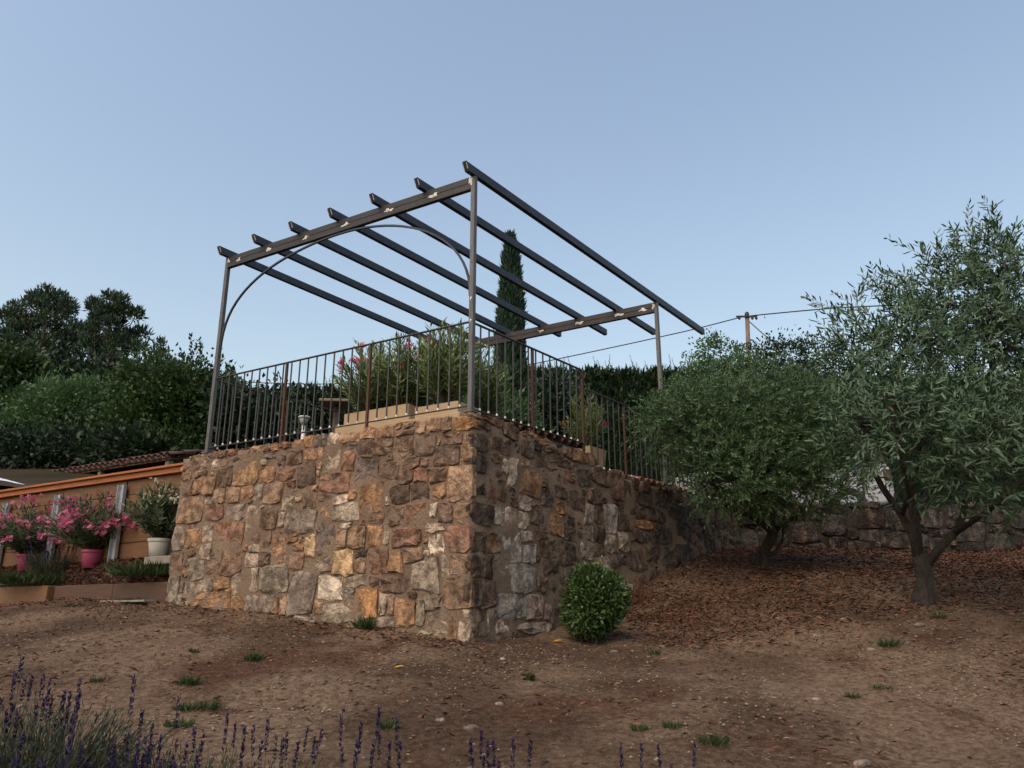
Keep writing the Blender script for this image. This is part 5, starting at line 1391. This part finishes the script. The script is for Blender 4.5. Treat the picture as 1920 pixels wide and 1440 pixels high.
tag(chips('bark_mulch', x, y, gz(x, y) + .012 * rng.random(len(x)), .062, None), 'reddish bark mulch under the olive trees and along the wall foot', 'mulch', kind='stuff')
s_ = rng.uniform(0, 5.5, 7000); t_ = rng.uniform(.05, .95, 7000)
pb_ = E0 + A * s_[:, None] + NA * (t_ * wid)[:, None]
tag(chips('bed_mulch', pb_[:, 0], pb_[:, 1], bed_z(s_, t_) + .012 * rng.random(7000), .075, None), 'coarse dark bark mulch on the bed under the pots', 'mulch', kind='stuff')
def pebbles(name, x, y, r, label=None):
    n = len(x); z = gz(x, y)
    base = np.array([[1, 0, 0], [0, 1, 0], [-1, 0, 0], [0, -1, 0], [0, 0, .75], [0, 0, -.6]])
    V = base[None] * (1 + rng.normal(0, .18, (n, 6, 1))) * (r[:, None, None]) * np.array([1, .75, .6])
    a = rng.random(n) * 6.283; ca, sa = np.cos(a)[:, None], np.sin(a)[:, None]
    V = np.stack([V[..., 0] * ca - V[..., 1] * sa, V[..., 0] * sa + V[..., 1] * ca, V[..., 2]], 2) + np.stack([x, y, z + r * .12], 1)[:, None]
    f = np.array([[0, 1, 4], [1, 2, 4], [2, 3, 4], [3, 0, 4], [1, 0, 5], [2, 1, 5], [3, 2, 5], [0, 3, 5]])
    F = (np.arange(n)[:, None, None] * 6 + f[None]).reshape(-1, 3)
    return mesh_obj(name, V.reshape(-1, 3), F, M['pebble'], None, True, var=np.repeat(np.clip(rng.normal(.4, .25, n), 0, 1), 6))
def grav_d(x, y): return np.clip(.25 + 1.6 * fbm(x * 1.3, y * 1.3, 3, 81), .04, 1) * smooth(3.2, 4.0, y) * (1 - .75 * mulch_d(x, y))
x, y = frame_pts(19000, 0, 0, 0, 0, grav_d)
tag(pebbles('gravel', x, y, .004 + .016 * rng.random(len(x)) ** 3), 'pale gravel scattered over the bare soil', 'gravel', kind='stuff')
x, y = frame_pts(9000, 0, 0, 0, 0, lambda x, y: np.clip(.3 + 1.5 * fbm(x * 1.7, y * 1.7, 3, 181), .03, 1))
cl__ = pebbles('soil_clods', x, y, .006 + .022 * rng.random(len(x)) ** 3); cl__.data.materials.clear(); cl__.data.materials.append(M['soil'])
tag(cl__, 'crumbly clods of brown earth over the slope', 'clods', kind='stuff')
x, y = frame_pts(15000, 0, 0, 0, 0, lambda x, y: np.clip(.35 + 1.4 * fbm(x * .9, y * .9, 3, 281), .03, 1))
n_ = len(x); a_ = rng.random(n_) * 6.283; d_ = unit(np.stack([np.cos(a_), np.sin(a_), rng.normal(0, .15, n_)], 1))
tag(leaves('dry_litter', np.stack([x, y, gz(x, y) + .006], 1), d_, unit(np.stack([rng.normal(0, .4, n_), rng.normal(0, .4, n_), np.ones(n_)], 1)), .03 * (.4 + 1.3 * rng.random(n_) ** 2), .0055, M['straw'], None, rng.random(n_)), 'dry straw and leaf litter on the bare soil', 'litter', kind='stuff')
def rock(u, v, r, label, tone=.8):
    P = hit(u, v); r_ = np.random.default_rng(int(u)); n = 9; V = []; F = []
    rings = [(.7, -.4), (1.0, -.1), (.8, .24), (.4, .40)]
    for rr_, zz in rings:
        for k_ in range(n):
            a = 6.283 * k_ / n; q = rr_ * r_.uniform(.8, 1.15); V.append(P + np.array([math.cos(a) * q * r, math.sin(a) * q * r * .75, (zz + r_.normal(0, .05)) * r]))
    V.append(P + Z * r * .43)
    for i_ in range(3):
        for k_ in range(n): F.append((i_ * n + k_, i_ * n + (k_ + 1) % n, (i_ + 1) * n + (k_ + 1) % n, (i_ + 1) * n + k_))
    for k_ in range(n): F.append((3 * n + k_, 3 * n + (k_ + 1) % n, 4 * n))
    F.append(tuple(range(n))[::-1])
    tag(mesh_obj('rock', V, F, M['stone'], None, True, colr=np.array([.32, .285, .245]) * tone), label, 'stone', 'loose stones on the soil')
for u, v, r, lab, tn in [(942, 1236, .026, 'small white stone on the bare soil below the side wall corner', 1.1), (1240, 1214, .045, 'pale stone right of the box shrub', .9), (826, 1351, .032, 'white pebble beside the brown stone at bottom centre', 1.1), (884, 1366, .05, 'brown flat stone at bottom centre', .6),
                         (936, 1321, .034, 'tan stone above the central lavender spikes', .9), (798, 1237, .03, 'tan stone on the soil below the wall corner', .7), (1305, 1214, .05, 'low tan stone right of the pale one', .6), (1460, 1161, .04, 'pale stone on the mulch left of the right olive trunk', .9), (1582, 1162, .035, 'small pale stone on the mulch near the right olive trunk', .8),
                         (1152, 1223, .04, 'flat pale stone at the foot of the box shrub', .7), (1724, 1172, .05, 'buff stone below the right olive trunk', .8), (1535, 1194, .06, 'half-buried tan stone at the lower edge of the mulch', .6), (1632, 1218, .04, 'pale stone beside the weed at the right', .8), (1617, 1433, .05, 'grey stone at the bottom edge right of centre', .8), (1532, 1312, .035, 'pale pebble on the right-hand soil', .9)]:
    rock(u, v, r, lab, tn)
def fallen(u, v, L_, label, mat, ang):
    P = hit(u, v) + Z * .012; D = np.array([[math.cos(ang), math.sin(ang), .12]]); o = leaves('fallen_leaf', P[None], unit(D), np.array([[.1, -.2, 1.0]]), L_, L_ * .42, mat, None, np.array([.5]), hexa=True)
    tag(o, label, 'leaf')
fallen(738, 1255, .085, 'yellow fallen leaf on the soil below the stone wall', L_YEL, .2)
fallen(1036, 1206, .10, 'long yellow leaf lying left of the box shrub', L_YEL, .1)

# ------------------------------------------------------------------ car and terracotta jar on the upper level
CY = 15.2
cx1 = atY(1642, 930, CY)[0]; cl_ = 4.1; cx0 = cx1 - cl_; czb = float(uz(np.array(cx1), np.array(CY)))
car = empty('parked_car', np.array([(cx0 + cx1) / 2, CY, czb]), 'white parked car half hidden behind the olive trees', 'car')
prof = [(0, .42), (.02, .72), (.25, .86), (.95, .98), (1.55, 1.42), (2.3, 1.50), (3.72, 1.46), (3.98, 1.15), (4.08, .98), (4.1, .55), (4.06, .36), (3.75, .28), (.25, .28)]
Wc = .82
V = []; F = []; n = len(prof)
def tum(z_): return Wc - max(0, z_ - .95) * .32
for sgn in (-1, 1):
    for px_, pz_ in prof: V.append((cx0 + px_, CY + sgn * tum(pz_), czb + pz_))
for k_ in range(n): F.append((k_, (k_ + 1) % n, n + (k_ + 1) % n, n + k_))
F.append(tuple(range(n))[::-1]); F.append(tuple(range(n, 2 * n)))
mb = MB(); mb.add(V, F); body = mb.build('body', M['car_paint'], car)
bv = body.modifiers.new('bevel', 'BEVEL'); bv.width = .07; bv.segments = 3; bv.limit_method = 'ANGLE'; bv.angle_limit = R(15)
def pane(poly, name):
    V = [(cx0 + a, CY - tum(b_) - .012, czb + b_) for a, b_ in poly] + [(cx0 + a, CY - tum(b_) + .03, czb + b_) for a, b_ in poly]
    m_ = len(poly); F = [tuple(range(m_))[::-1], tuple(range(m_, 2 * m_))] + [(k_, (k_ + 1) % m_, m_ + (k_ + 1) % m_, m_ + k_) for k_ in range(m_)]
    mb = MB(); mb.add(V, F); mb.build(name, M['car_glass'], car)
pane([(1.25, 1.02), (2.05, 1.02), (2.05, 1.40), (1.72, 1.38)], 'window'); pane([(2.13, 1.02), (2.95, 1.02), (2.92, 1.40), (2.13, 1.41)], 'window'); pane([(3.03, 1.00), (3.86, 1.02), (3.68, 1.38), (3.01, 1.40)], 'window')
for px_ in (.78, 3.25):
    for sgn in (-1, 1):
        mb = MB(); th = np.linspace(0, 2 * math.pi, 25)[:-1]
        def ring(r_, yy): return [(cx0 + px_ + r_ * math.cos(a), CY + sgn * yy, czb + .31 + r_ * math.sin(a)) for a in th]
        Vv = ring(.31, .64) + ring(.31, .84) + ring(.19, .845) + ring(.18, .82)
        Ff = [(j * 24 + k_, j * 24 + (k_ + 1) % 24, (j + 1) * 24 + (k_ + 1) % 24, (j + 1) * 24 + k_) for j in range(3) for k_ in range(24)]
        mb.add(Vv, Ff); w_ = mb.build('wheel', M['rubber'], car)
        m2 = MB(); m2.add(ring(.185, .825) + [(cx0 + px_, CY + sgn * .84, czb + .31)], [(k_, (k_ + 1) % 24, 24) for k_ in range(24)]); m2.build('rim', M['rim'], w_)
mb = MB(); mb.bbox((cx0 + 4.0, CY, czb + .46), np.array([.11, 0, 0]), np.array([0, .80, 0]), Z * .10, .04); mb.build('bumper', M['car_black'], car)
mb = MB(); mb.bbox((cx0 + 3.99, CY - .74, czb + .86), np.array([.06, 0, 0]), np.array([0, .10, 0]), Z * .10, .02); mb.build('tail_light', M['rust'], car)
lp_ = atY(1612, 862, 14.0)
ll_ = empty('driveway_lamp', np.array([lp_[0], lp_[1], 3.2]), 'tiny glowing orange lamp seen through the right olive leaves', 'lamp')
mb = MB(); mb.lathe((lp_[0], lp_[1], lp_[2] - .02), [(.012, 0), (.022, .015), (.02, .03), (.006, .04)], 10, True); mb.build('bulb', M['orange_lamp'], ll_, True)
mb = MB(); mb.lathe((lp_[0], lp_[1], 3.18), [(.04, 0), (.018, .03), (.016, lp_[2] - 3.18 - .031)], 8, True); mb.build('post', M['car_black'], ll_, True)
jp = atY(1416, 925, 12.75); jp[2] = 3.2
mb = MB(); mb.lathe(jp, [(.07, 0), (.12, .10), (.14, .2), (.10, .30), (.075, .34), (.095, .37), (.08, .37), (.06, .33)], 18)
tag(mb.build('terracotta_jar', M['terracotta'], None, True), 'pinkish terracotta jar standing on the wall behind the dense olive', 'jar')
